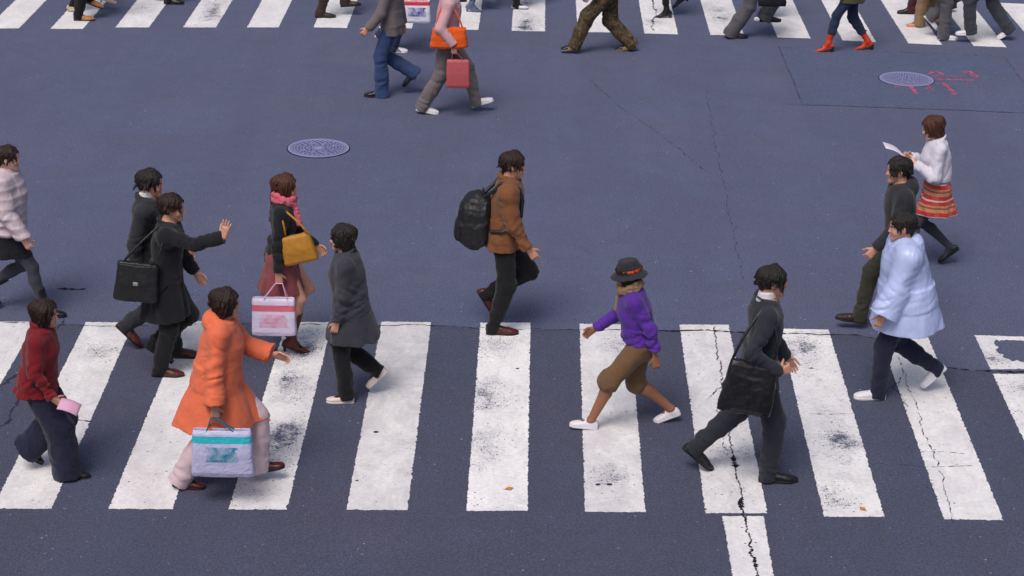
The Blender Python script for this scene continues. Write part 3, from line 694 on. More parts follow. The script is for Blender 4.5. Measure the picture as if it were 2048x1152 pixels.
for i, (x, y, r, lb) in enumerate([(-1.083,15.022,.020,'dark gum spot alone on the cleanest stripe'),(.691,14.157,.019,'left one of two dark gum spots near the end of the scuffed stripe'),(.780,14.161,.021,'right one of two dark gum spots near the end of the scuffed stripe'),(-1.17,14.15,.011,'small dark gum spot at the left edge of the cleanest stripe'),(.16-.1,16.35,.014,'small dark gum spot high on the stripe under the brown shoe')]):
    q = Geo(); q.ring(.0001, r, .004, .0068, n=14); o = q.obj('gum_spot', M['gum']); o.location = (x, y, 0); o.scale = (1.1,.8,1); thing(o, lb, 'gum spot', 'gum spots on the paint')
# ---------------------------------------------------------------- people
TORSO = {  # z, half width, front, back as shares of the stature, z from the hip joints
 'm': [(-.075,.060,.040,.050),(-.045,.090,.056,.066),(0,.100,.061,.076),(.05,.094,.060,.066),(.09,.086,.060,.056),(.14,.088,.064,.056),(.20,.098,.070,.060),
       (.25,.100,.066,.064),(.285,.088,.050,.058),(.305,.056,.038,.046),(.32,.034,.032,.034)],
 'f': [(-.075,.062,.040,.050),(-.045,.094,.056,.068),(0,.104,.061,.078),(.05,.094,.060,.064),(.095,.074,.054,.048),(.14,.077,.060,.050),(.20,.086,.080,.056),
       (.25,.086,.062,.060),(.285,.076,.045,.053),(.305,.048,.034,.042),(.32,.029,.028,.030)]}
HEAD = [(-.01,.27,.05,.07,.09),(.05,.24,.14,.15,.15),(.15,.16,.23,.235,.22),(.30,.05,.285,.345,.33),(.45,0,.33,.385,.43),(.55,0,.345,.39,.48),
        (.70,0,.35,.385,.50),(.83,0,.315,.33,.45),(.93,-.01,.235,.22,.33),(1.0,-.03,.09,.07,.12)]

def ik(a, b, l1, l2, hint):
    d = b-a; L = np.linalg.norm(d)
    if L > .998*(l1+l2): b = a+d*(.998*(l1+l2)/L); d = b-a; L = np.linalg.norm(d)
    u = d/L; c = (l1*l1-l2*l2+L*L)/(2*L); s = math.sqrt(max(0, l1*l1-c*c))
    p = unit(hint-u*(hint@u))
    return a+u*c+p*s, b

class Pose: pass

def pose(S):
    """joints in the person's own frame: x ahead, y to the left, z up"""
    p = Pose(); H = p.H = S['H']; p.sex = S.get('sex', 'm'); p.w = S.get('w', 1.0)
    sc = H/1.72; p.sc = sc
    heel = S.get('heel', 0)
    p.foot = {}; zs = []
    l1, l2 = .246*H, .243*H
    for k in 'LR':
        fx, fy, lift, pit, yaw = S['feet'][k]
        if heel and pit < heel: pit = heel
        R = rot('z', yaw)@rot('y', pit)
        piv = V(.135*sc,0,0) if pit >= 0 else V(-.06*sc,0,0)
        o = V(fx, fy, lift)+rot('z', yaw)@piv-R@piv             # sole point under the ankle
        an = o+R@V(0,0,.085*sc)
        p.foot[k] = (o, R, an, lift, pit)
        zs.append(an[2]+math.sqrt(max(.1, (.985*(l1+l2))**2-(an[0])**2-(an[1]-(.05 if k == 'L' else -.05)*H)**2)))
    hz = min(min(zs), .535*H); p.hz = hz
    p.pel = V(0,0,hz)
    lean = S.get('lean', 3)
    p.T = rot('z', S.get('twist', 0))@rot('y', lean)@rot('x', S.get('tilt', 0))
    p.hip = {}; p.knee = {}; p.ank = {}
    for k, s in (('L',1),('R',-1)):
        p.hip[k] = p.pel+V(0, s*.052*H, 0)
        R = p.foot[k][1]
        p.knee[k], p.ank[k] = ik(p.hip[k], p.foot[k][2], l1, l2, rot('z', S['feet'][k][4])@V(1,s*.05,0.15))
    tp = lambda x, y, z: p.pel+p.T@V(x*H, y*H, z*H)
    p.tp = tp
    p.sh = {}; p.elb = {}; p.wri = {}; p.hd = {}
    sw = .113 if p.sex == 'm' else .100
    a1, a2 = .172*H, .146*H
    for k, s in (('L',1),('R',-1)):
        sh = tp(-.005, s*sw*p.w**.5, .272); p.sh[k] = sh
        A = S['arms'][k]
        if A[0] == 's':                                         # swing, elbow bend, spread
            u = rot('z', s*0)@rot('x', s*A[3])@rot('y', -A[1])@V(0,0,-1)
            p.elb[k] = sh+a1*u
            w = rot('x', s*A[3]*.4)@rot('y', -(A[1]+A[2]))@V(0,0,-1)
            p.wri[k] = p.elb[k]+a2*w
        else:                                                   # wrist target: ahead, left, absolute height
            hint = V(*A[2]) if len(A) > 2 else V(-.5, s*.4, -1)
            p.elb[k], p.wri[k] = ik(sh, V(*A[1]), a1, a2, hint)
        p.hd[k] = unit(p.wri[k]-p.elb[k])
    hs = p.hs = (.226 if p.sex == 'm' else .215)*(H/1.7)**.5
    hp, hyaw = S.get('nod', 6), S.get('look', 0)
    p.HR = p.T@rot('y', -lean*.7)@rot('z', hyaw)@rot('y', hp)
    nb = tp(-.006, 0, .31); p.nb = nb
    top = S.get('htop', None)
    p.hc = nb+p.HR@V(.10*hs, 0, .12*hs)                          # chin level point on the ear axis
    p.hp = lambda x, y, z: p.hc+p.HR@(V(x, y, z)*hs)
    return p

def hand_ops(p, k, S):
    """palm, four unequal bent fingers and a thumb"""
    s = 1 if k == 'L' else -1; sc = p.sc*(1.0 if p.sex == 'm' else .94)*.96
    w = p.wri[k]; hd = S.get('hands', {}).get(k, {})
    d = unit(V(*hd['d'])) if 'd' in hd else p.hd[k]
    th = V(*hd['thumb']) if 'thumb' in hd else V(1, 0, .25)
    th = unit(th-d*(th@d)); n = np.cross(d, th)*(-1 if k == 'R' else 1)     # palm normal
    curl = hd.get('curl', .60); spread = hd.get('spread', .04)
    ops = []
    at = lambda a, b, c: w+sc*(a*d+b*th+c*n)
    for b, r in ((-.026,.013),(-.009,.0145),(.009,.015),(.026,.014)):
        ops.append(('u', cone(at(.0, b*.6, 0), at(.088, b*1.06, .004), .017*sc, r*sc*.92), .012))
    L = (.068,.078,.073,.056)
    for i in range(4):
        b = (.031,.0105,-.010,-.030)[i]; l = L[i]*sc
        bas = at(.088, b, .003)
        sp = spread*(1.5-i)*.55
        a = 0; q = bas
        u0 = unit(d*math.cos(sp)+th*math.sin(sp))
        for j, fr in enumerate((.46,.30,.24)):
            a += curl*(.9, 1.1, .7)[j]*(1+.10*i)
            u = u0*math.cos(a)+n*math.sin(a)
            q2 = q+u*l*fr
            r0, r1 = [(.0092,.0084),(.0084,.0076),(.0076,.0062)][j]
            ops.append(('u', cone(q, q2, r0*sc, r1*sc), .003)); q = q2
    b0 = at(.022, .030, .004); u = unit(d*.62+th*.62+n*.35); b1 = b0+u*.040*sc; u2 = unit(d*.8+th*.22+n*(.35+curl*.5)); b2 = b1+u2*.032*sc; b3 = b2+unit(u2+n*.2)*.024*sc
    ops += [('u', cone(at(.01,.012,0), b0, .017*sc, .014*sc), .01), ('u', cone(b0, b1, .0135*sc, .0105*sc), .008), ('u', cone(b1, b2, .0102*sc, .0092*sc), .004), ('u', cone(b2, b3, .0092*sc, .007*sc), .004)]
    p.grip = getattr(p, 'grip', {}); p.grip[k] = at(.10, 0, .022)
    return ops

def torso_table(p, grow=0.0, lo=-1, hi=1):
    H = p.H; rows = TORSO[p.sex]
    zz = [r[0] for r in rows]; T = []
    zs = sorted(set([z for z in zz if lo <= z <= hi]+[z for z in (lo, hi) if zz[0] <= z <= zz[-1]]))
    for z in zs:
        r = [np.interp(z, zz, [q[i] for q in rows]) for i in (1,2,3)]
        T.append((z*H, 0, r[0]*H*p.w+grow, r[1]*H*p.w+grow, r[2]*H*p.w+grow))
    return T

def leg_r(p):
    H = p.H; f = p.w**.5*(1.0 if p.sex == 'm' else .98)
    return [.047*H*f, .034*H*f, .033*H*f, .0215*H*f]

def body_mesh(p, S, h):
    H = p.H; hs = p.hs; ops = []
    ops.append(('u', prof(p.pel, p.T, torso_table(p)), 0))
    rt, rk, rc, ra = leg_r(p)
    cov = 'trousers' in S and not S.get('bare')
    if cov: rt, rk, rc = rt*.9, rk*.85, rc*.82
    for k, s in (('L',1),('R',-1)):
        hip, kn, an = p.hip[k], p.knee[k], p.ank[k]
        ops.append(('u', cone(hip+V(0,0,.0), kn, rt*1.05, rk), .03))
        calf = kn+(an-kn)*.3+unit(p.foot[k][1]@V(-1,0,0))*(0 if cov else .010*H)
        ops += [('u', cone(kn, calf, rk*.92, rc), .02), ('u', cone(calf, an, rc, ra), .02)]
        o, R, _, _, _ = p.foot[k]; sc = p.sc; q = .80
        ops += [('u', cone(an, o+R@V(-.03*sc,0,.04*sc), ra, .026*sc), .015), ('u', cone(an, o+R@V(.12*sc,0,.032*sc), .027*sc, .020*sc), .02), ('u', cone(o+R@V(.09*sc,.012*s*sc,.030*sc), o+R@V(.145*sc,0,.026*sc), .022*sc, .014*sc), .02)]
        sh, el, wr = p.sh[k], p.elb[k], p.wri[k]; m = (1.0 if p.sex == 'm' else .86)*(.84 if 'coat' in S else 1)
        ops += [('u', cone(p.tp(0, s*.05, .283), sh, .036*H*m, .034*H*m), .03), ('u', cone(sh, el, .031*H*m, .0235*H*m), .03),
                ('u', cone(el, el+(wr-el)*.35, .0235*H*m, .0245*H*m), .015), ('u', cone(el+(wr-el)*.35, wr, .0245*H*m, .0165*H*m), .015)]
        ops += hand_ops(p, k, S)
    nr = (.034 if p.sex == 'm' else .028)*H
    ops.append(('u', cone(p.tp(-.006,0,.285), p.hp(-.06,0,.25), nr*1.12, nr), .03))
    hp = p.hp; HR = p.HR
    ops.append(('u', prof(p.hc, HR, [[c*hs for c in r] for r in HEAD]), .02))
    if h < .0075:
        for s in (1,-1):
            ops.append(('s', ell(hp(.43, s*.135, .50), HR, V(.075,.085,.045)*hs), .02))
            ops.append(('u', ell(hp(.325, s*.135, .495), HR, V(.058,.062,.050)*hs), .006))
            ops.append(('u', cone(hp(.365, s*.06, .575), hp(.335, s*.20, .575), .028*hs, .022*hs), .012))
            ops.append(('u', ell(hp(-.03, s*.35, .46), HR@rot('z', s*-25), V(.075,.028,.125)*hs), .012))
            ops.append(('u', ell(hp(.26, s*.17, .34), HR, V(.09,.09,.08)*hs), .03))
        ops += [('u', cone(hp(.385,0,.53), hp(.455,0,.375), .026*hs, .044*hs), .018), ('u', ell(hp(.40,.04,.365), HR, V(.045,.03,.03)*hs), .008), ('u', ell(hp(.40,-.04,.365), HR, V(.045,.03,.03)*hs), .008),
                ('u', ell(hp(.385,0,.235), HR, V(.035,.095,.022)*hs), .008), ('u', ell(hp(.372,0,.195), HR, V(.036,.08,.024)*hs), .008), ('s', cone(hp(.43,.08,.215), hp(.43,-.08,.215), .022*hs, .022*hs), .006),
                ('u', ell(hp(.345,0,.075), HR, V(.06,.09,.065)*hs), .03)]
    Vt, Q = surface(ops, h)
    c = (Vt[Q].mean(1)-p.hc)@HR/hs
    fm = np.zeros(len(Q), int); ay = np.abs(c[:,1]); fr = c[:,0] > .2
    fm[fr & ((c[:,2]-.215)**2/.042**2+ay**2/.105**2 < 1)] = 1                        # lips
    fm[fr & ((c[:,2]-.495)**2/.030**2+(ay-.135)**2/.066**2 < 1)] = 2                # eye whites
    fm[fr & ((c[:,2]-.495)**2/.034**2+(ay-.135)**2/.032**2 < 1)] = 3                # iris
    fm[fr & (np.abs(c[:,2]-.588) < .020) & (ay > .055) & (ay < .215)] = 4           # brows
    ce = Vt[Q].mean(1)
    if S.get('tights'):
        nh = np.minimum(np.linalg.norm(ce-p.wri['L'], axis=1), np.linalg.norm(ce-p.wri['R'], axis=1)) > .22
        fm[(ce[:,2] < p.hz-.02) & (fm == 0) & (nh | (np.abs(ce[:,1]) < .12))] = 5
    elif S.get('socks', True):
        for k in 'LR':
            leg = unit(p.knee[k]-p.ank[k]); d = ce-p.ank[k]
            fm[(d@leg < .13) & (np.linalg.norm(d, axis=1) < .30) & (fm == 0)] = 5
    return Vt, Q, fm

def cut(a, b): return (b, unit(b-a))                              # flat end at b, looking from a

def trousers(p, S, o, root):
    H = p.H; g = o.get('grow', .012); rt, rk, rc, ra = leg_r(p)
    hem = o.get('hem', .055)+0.0; knee = o.get('knee', rk+g+.012)
    ops = [('u', prof(p.pel, p.T, torso_table(p, min(g, .006), -1, .075)), 0)]
    for k in 'LR':
        hip, kn, an = p.hip[k], p.knee[k], p.ank[k]
        e = an+(an-kn)*o.get('drop', .15)
        mid = kn+(e-kn)*.45
        ops += [('u', cone(hip, kn, rt+g+.006, knee), .04), ('u', cone(kn, mid, knee, (knee+hem)/2+.002), .03),
                ('u', cone(mid, e+(e-kn)*.15, (knee+hem)/2, hem, clip=[cut(kn, e)]), .02)]
    kz = {k: p.knee[k] for k in 'LR'}; az = {k: p.ank[k] for k in 'LR'}
    base = folds(o.get('fold', .011), (13,13,8), S['seed'])
    def fold(P):
        d = base(P); w = 0
        for k in 'LR':
            dk = np.linalg.norm(P-kz[k], axis=1); da = np.linalg.norm(P-az[k]-V(0,0,.06), axis=1)
            w = w+np.exp(-(dk/.13)**2)+1.2*np.exp(-(da/.12)**2)
        n = crease(P, unit(V(.35,.1,1)), 20, 4.5, S['seed'])-.5
        m = crease(P, unit(V(1,.3,.12)), 13, 2.2, S['seed']+11)-.5
        return d*.55-w*.026*n-.013*m
    return solid('trousers', ops, S['hc'], o['mat'], root, fold)

def sleeves(p, S, g, ops, end=1.0, wide=0.0, only='LR'):
    H = p.H; m = 1.0 if p.sex == 'm' else .86
    for k, s in (('L',1),('R',-1)):
        if k not in only: continue
        sh, el, wr = p.sh[k], p.elb[k], p.wri[k]; e = el+(wr-el)*end
        ops += [('u', cone(p.tp(0, s*.045, .285), sh, .031*H*m+g*.9, .030*H*m+g*.85), .06), ('u', cone(sh+(el-sh)*.06, el, .031*H*m+g*.9, .027*H*m+g*.9), .055),
                ('u', cone(el, e+(e-el)*.2, .027*H*m+g, .021*H*m+g+wide, clip=[cut(el, e)]), .025)]

def crease(P, ax, fa, fp, seed):
    """long soft creases lying across an axis: stretched, warped noise folded into ridges"""
    w = P+.035*np.stack([vnoise(P*7+seed), vnoise(P*7+seed+19), vnoise(P*7+seed+37)], -1)
    t = w@ax; Q = (w-t[:,None]*ax)*fp+ax*(t*fa)[:,None]+seed*1.37
    n = vnoise(Q); m = vnoise(P*4.3+seed*.7)
    return (1-np.abs(2*n-1))**1.4*(.25+1.2*m)

def coat(p, S, o, root):
    """jackets, coats, puffers and capes: torso, sleeves, tails to the hem (share of the stature), collar"""
    H = p.H; g = o.get('grow', .018); hem = o['hem']*H; fl = o.get('flare', .0)
    tb = torso_table(p, g, .0, .306)
    if o.get('boxy'):
        w = max(r[2] for r in tb if r[0] < .26*H); f = max(r[3] for r in tb if r[0] < .26*H); b = max(r[4] for r in tb if r[0] < .26*H)
        tb = [(r[0], 0, max(r[2], w*.94), max(r[3], f*.93), max(r[4], b*.93)) if r[0] < .24*H else r for r in tb]
    bl = o.get('bell', 0)
    if bl: tb = [(r[0], 0, r[2]+bl*max(0, 1-r[0]/(.27*H)), r[3]+bl*.8*max(0, 1-r[0]/(.27*H)), r[4]+bl*max(0, 1-r[0]/(.27*H))) for r in tb]
    ops = [('u', prof(p.pel, p.T, tb), 0)]
    ww, ff, bb = tb[0][2], tb[0][3], tb[0][4]
    ht = p.hz-hem                                               # length of the tails below the hip joints
    tail = [(-ht, o.get('sway', 0), ww+fl*.8, ff+fl+.03*(ht > .2), bb+fl+.03*(ht > .2)), (-ht*.45, o.get('sway', 0)*.45, ww+fl*.45, ff+fl*.5+.015*(ht > .2), bb+fl*.5+.015*(ht > .2)), (0, 0, ww, ff, bb), (.10*H, 0, tb[-1][2]*0+ww*.9, ff*.95, bb*.9)]
    if ht > .01:
        R = rot('y', S.get('lean', 3)*.5)
        ops.append(('u', prof(p.pel, R, tail, pleat=(o.get('pl', 7), o.get('pa', .035), S['seed'], .05*H)), .03))
        rt, rk, rc, ra = leg_r(p)
        if ht > .12:
            zc = [(V(0,0,hem), V(0,0,-1))]
            for k in 'LR': ops.append(('u', cone(p.hip[k], p.knee[k]+(p.ank[k]-p.knee[k])*.2, rt+g+.01, max(rk+g+.022, S.get('trousers', {}).get('knee', 0)+.016), clip=zc), .07))
    sleeves(p, S, g*o.get('sleeve', .8), ops, o.get('end', .98), o.get('cuff', .0))
    c = o.get('collar', 'std')
    nr = (.040 if p.sex == 'm' else .035)*H
    if c in ('std', 'stand', 'hood'):
        zc = {'std':.314, 'stand':.325, 'hood':.312}[c]
        n = 10
        for i in range(n):
            a0, a1 = 2*math.pi*i/n, 2*math.pi*(i+1)/n
            q = lambda a: p.tp(-.012, 0, zc-.012*math.cos(a)*(1 if c != 'stand' else .5))+p.T@V(math.cos(a)*nr*1.12, math.sin(a)*nr*1.25, 0)
            r = .014 if c == 'std' else .020
            if c == 'hood': r = .020+.016*max(0, -math.cos(a0))
            ops.append(('u', cone(q(a0), q(a1), r, r), .012))
        if c == 'hood': ops.append(('u', ell(p.tp(-.060,0,.298), p.T, V(.062,.105,.075)), .03))
        ops.append(('s', cone(p.tp(-.008,0,.30), p.tp(.0,0,.40), nr*.95, nr*1.05), .006))
    if o.get('vee'):
        ops.append(('s', prof(p.tp(.055,0,.19), p.T@rot('y', 8), [(0,.02*H,.004*H,.06,.03),(.12*H,.0,.033*H,.06,.045)]), .008))
        ops.append(('s', cone(p.tp(.075,0,-.3), p.tp(.075,0,.19), .004, .004), .003))
    else:
        ops.append(('s', cone(p.tp(.0,0,-.34)+p.T@V(ff+fl,0,0), p.tp(.0,0,.29)+p.T@V(.045*H+g,0,0), .004, .004), .004))
    for sgn in (1,-1):                                          # slanted pocket openings and a yoke seam
        if hem < .5*H and o.get('pockets', True):
            y = sgn*(ww+.01); ops.append(('s', cone(p.tp(.030,0,.005)+p.T@V(0,y,0), p.tp(-.012,0,-.050)+p.T@V(0,y+sgn*fl*.2,0), .007, .007), .004))
    iso = folds(o.get('fold', .014)*.42, (7,7,4), S['seed'], fine=.15, horiz=o.get('quilt', 0))
    amp = o.get('fold', .014)/.014
    def fold(P):
        d = iso(P); n1 = vnoise(P*6+S['seed']); n2 = vnoise(P*4.1+S['seed']*2+5)
        az = np.arctan2(P[:,1], P[:,0]); low = np.clip((p.hz+.12-P[:,2])/.35, 0, 1)
        d = d+.0065*amp*low*(np.sin(az*7+7*n2+S['seed'])+.5*np.sin(az*13+9*n1))
        t = (P-p.pel)@p.T; wz = np.exp(-((t[:,2]-.05*H)/.10)**2)            # creases where the waist gives
        d = d+.019*amp*wz*(crease(P, unit(p.T@V(.35,0,1)), 19, 4.5, S['seed'])-.5)
        d = d+.013*amp*(1-low)*(crease(P, unit(p.T@V(.7,.2,.6)), 11, 3.0, S['seed']+40)-.5)
        for i, k in enumerate('LR'):
            ax = unit(p.wri[k]-p.sh[k])
            for c, r, a_, fa, tl in ((p.elb[k], .14, .026, 25, .45), (p.wri[k]+(p.elb[k]-p.wri[k])*.22, .09, .016, 32, .1), (p.sh[k]+(p.elb[k]-p.sh[k])*.45, .15, .017, 17, -.7)):
                dd = np.linalg.norm(P-c, axis=1)
                d = d+a_*amp*np.exp(-(dd/r)**2)*(crease(P, unit(ax+V(0,0,0)+tl*np.cross(ax, V(0,1,0))), fa, 5, S['seed']+7*i)-.5)
        return d
    if S['hb'] > .007: fold = folds(.007, (8,8,5), S['seed'])
    j = solid(o.get('name', 'jacket'), ops, S['hc'], o['mat'], root, fold, clips=[(V(0,0,hem), V(0,0,-1))] if not o.get('noclip') else ())
    return j

def skirt(p, S, o, root):
    H = p.H; g = .012; hem = o['hem']*H; tb = torso_table(p, g, -.02, .095); fl = o.get('flare', .03)
    ww, ff, bb = tb[0][2], tb[0][3], tb[0][4]; ht = p.hz-hem; rt, rk, rc, ra = leg_r(p)
    ops = [('u', prof(p.pel, p.T, tb), 0), ('u', prof(p.pel, rot('y', 2), [(-ht, o.get('sway',0), ww+fl, ff+fl+.02, bb+fl+.02), (-ht*.4, 0, ww+fl*.5, ff+fl*.5, bb+fl*.5), (.02*H, 0, ww*.97, ff*.97, bb*.97)], pleat=(o.get('pl', 9), o.get('pa', .05), S['seed'], 0.02)), .03)]
    for k in 'LR': ops.append(('u', cone(p.hip[k], p.knee[k]+(p.ank[k]-p.knee[k])*o.get('leg', .3), rt+g+.008, rk+g+.02, clip=[(V(0,0,hem), V(0,0,-1))]), .06))
    return solid('skirt', ops, S['hc'], o['mat'], root, folds(.010, (12,12,5), S['seed']), clips=[(V(0,0,hem), V(0,0,-1))])

def shirt(p, S, mat, root):
    H = p.H; ops = [('u', prof(p.pel, p.T, torso_table(p, .006, .05, .308)), 0), ('u', cone(p.tp(-.008,0,.295), p.tp(-.004,0,.352), .042*H, .039*H, clip=[(p.tp(-.004,0,.350), p.T@V(-.25,0,1))]), .012)]
    return solid('shirt', ops, S['hc'], mat, root)

def scarf(p, S, mat, root, big=1.0):
    H = p.H; ops = []; n = 12
    for lay in range(2):
        for i in range(n):
            q = lambda a: p.tp(.0, 0, .318+.02*lay)+p.T@(V(math.cos(a)*.054*H*big+.006, math.sin(a)*.056*H*big, .012*math.sin(3*a+lay*2)-.016*math.cos(a)))
            ops.append(('u', cone(q(2*math.pi*i/n), q(2*math.pi*(i+1)/n), .024*big, .024*big), .012))
    a = p.tp(.06,-.02,.30); b = p.tp(.088,-.03,.20)
    ops += [('u', cone(a, b, .022, .030), .02)]
    return solid('scarf', ops, .006, mat, root, folds(.010, (26,26,30), S['seed']))

def hair(p, S, o, root):
    hs = p.hs; hp = p.hp; HR = p.HR; st = o['style']; t = o.get('t', .055)
    T = [[r[0]*hs*1.0, r[1]*hs-.02*hs, (r[2]+t)*hs, (r[3]+t*.75)*hs, (r[4]+t)*hs] for r in HEAD if r[0] > (.28 if st == 'short' else .05)]
    T += [[(1.0+t)*hs, -.03*hs, .10*hs, .10*hs, .12*hs]]; T[-2] = [1.0*hs, -.03*hs, .20*hs, .20*hs, .26*hs]
    ops = [('u', prof(p.hc, HR, T), 0)]
    rnd = random.Random(S['seed'])
    if st == 'long':
        for s in (1,-1):
            ops += [('u', cone(hp(-.12, s*.30, .55), hp(-.16, s*.33, .0), .13*hs, .12*hs), .03), ('u', cone(hp(-.16, s*.33, .0), p.tp(-.035, s*.05, .22), .12*hs, .06*hs), .03)]
        ops += [('u', cone(hp(-.36,0,.55), hp(-.34,0,.0), .22*hs, .20*hs), .05), ('u', cone(hp(-.34,0,.0), p.tp(-.062,0,.20), .20*hs, .09*hs), .05)]
    elif st == 'bob':
        for s in (1,-1): ops.append(('u', cone(hp(-.08, s*.31, .60), hp(-.08, s*.31, .08), .13*hs, .11*hs), .04))
        ops.append(('u', cone(hp(-.34,0,.6), hp(-.28,0,.10), .22*hs, .19*hs), .06))
    elif st == 'bun':
        ops.append(('u', ell(hp(-.56,0,.72), HR, V(.17,.17,.17)*hs), .02)); ops.append(('u', cone(hp(-.30,0,.5), hp(-.3,0,.28), .22*hs, .14*hs), .05))
    else:
        ops.append(('u', cone(hp(-.32,0,.42), hp(-.28,0,.24), .20*hs, .12*hs), .04))
    # the face stays clear
    fl = o.get('line', .76)
    ops.append(('s', prof(p.hc, HR, [(-.3*hs,.5*hs,.27*hs,.5*hs,.42*hs),(.30*hs,.5*hs,.31*hs,.5*hs,.40*hs),(.62*hs,.5*hs,.30*hs,.5*hs,.30*hs),(fl*hs,.5*hs,.20*hs,.5*hs,.17*hs),((fl+.07)*hs,.5*hs,.05*hs,.3*hs,.09*hs)]), .02))
    if st == 'short':
        for s in (1,-1): ops.append(('s', ell(hp(-.02, s*.42, .40), HR, V(.13,.14,.18)*hs), .02))
        ops.append(('s', cone(hp(.45,.6,.2), hp(.45,-.6,.2), .40*hs, .40*hs), .02))
    for i in range(o.get('locks', 60)):                        # loose locks break the outline
        az = rnd.uniform(.55, 2*math.pi-.55); z = rnd.uniform(.5, 1.0); cs = math.sqrt(max(0, 1-((z-.55)/.55)**2))
        a = hp(-.05+.42*cs*math.cos(az), .36*cs*math.sin(az), z+.0)
        b = a+HR@V(rnd.uniform(-.10,.06)+.10*math.cos(az), .13*math.sin(az)+rnd.uniform(-.05,.05), -rnd.uniform(.10,.30))*hs
        ops.append(('u', cone(a, b, .040*hs, .012*hs), .01))
    def fold(P):
        q = (P-p.hc)@HR/hs
        az = np.arctan2(q[:,1], q[:,0]+.05)
        Q = np.stack([np.cos(az)*7, np.sin(az)*7, q[:,2]*1.6], -1)
        return .010*(vnoise(Q*1.4+S['seed'])-.5)+.016*(vnoise(Q*2.7+7)-.5)+.008*(vnoise(Q*5.5+3)-.5)
    return solid('hair', ops, .005 if S['hb'] < .007 else .009, o['mat'], root, fold)

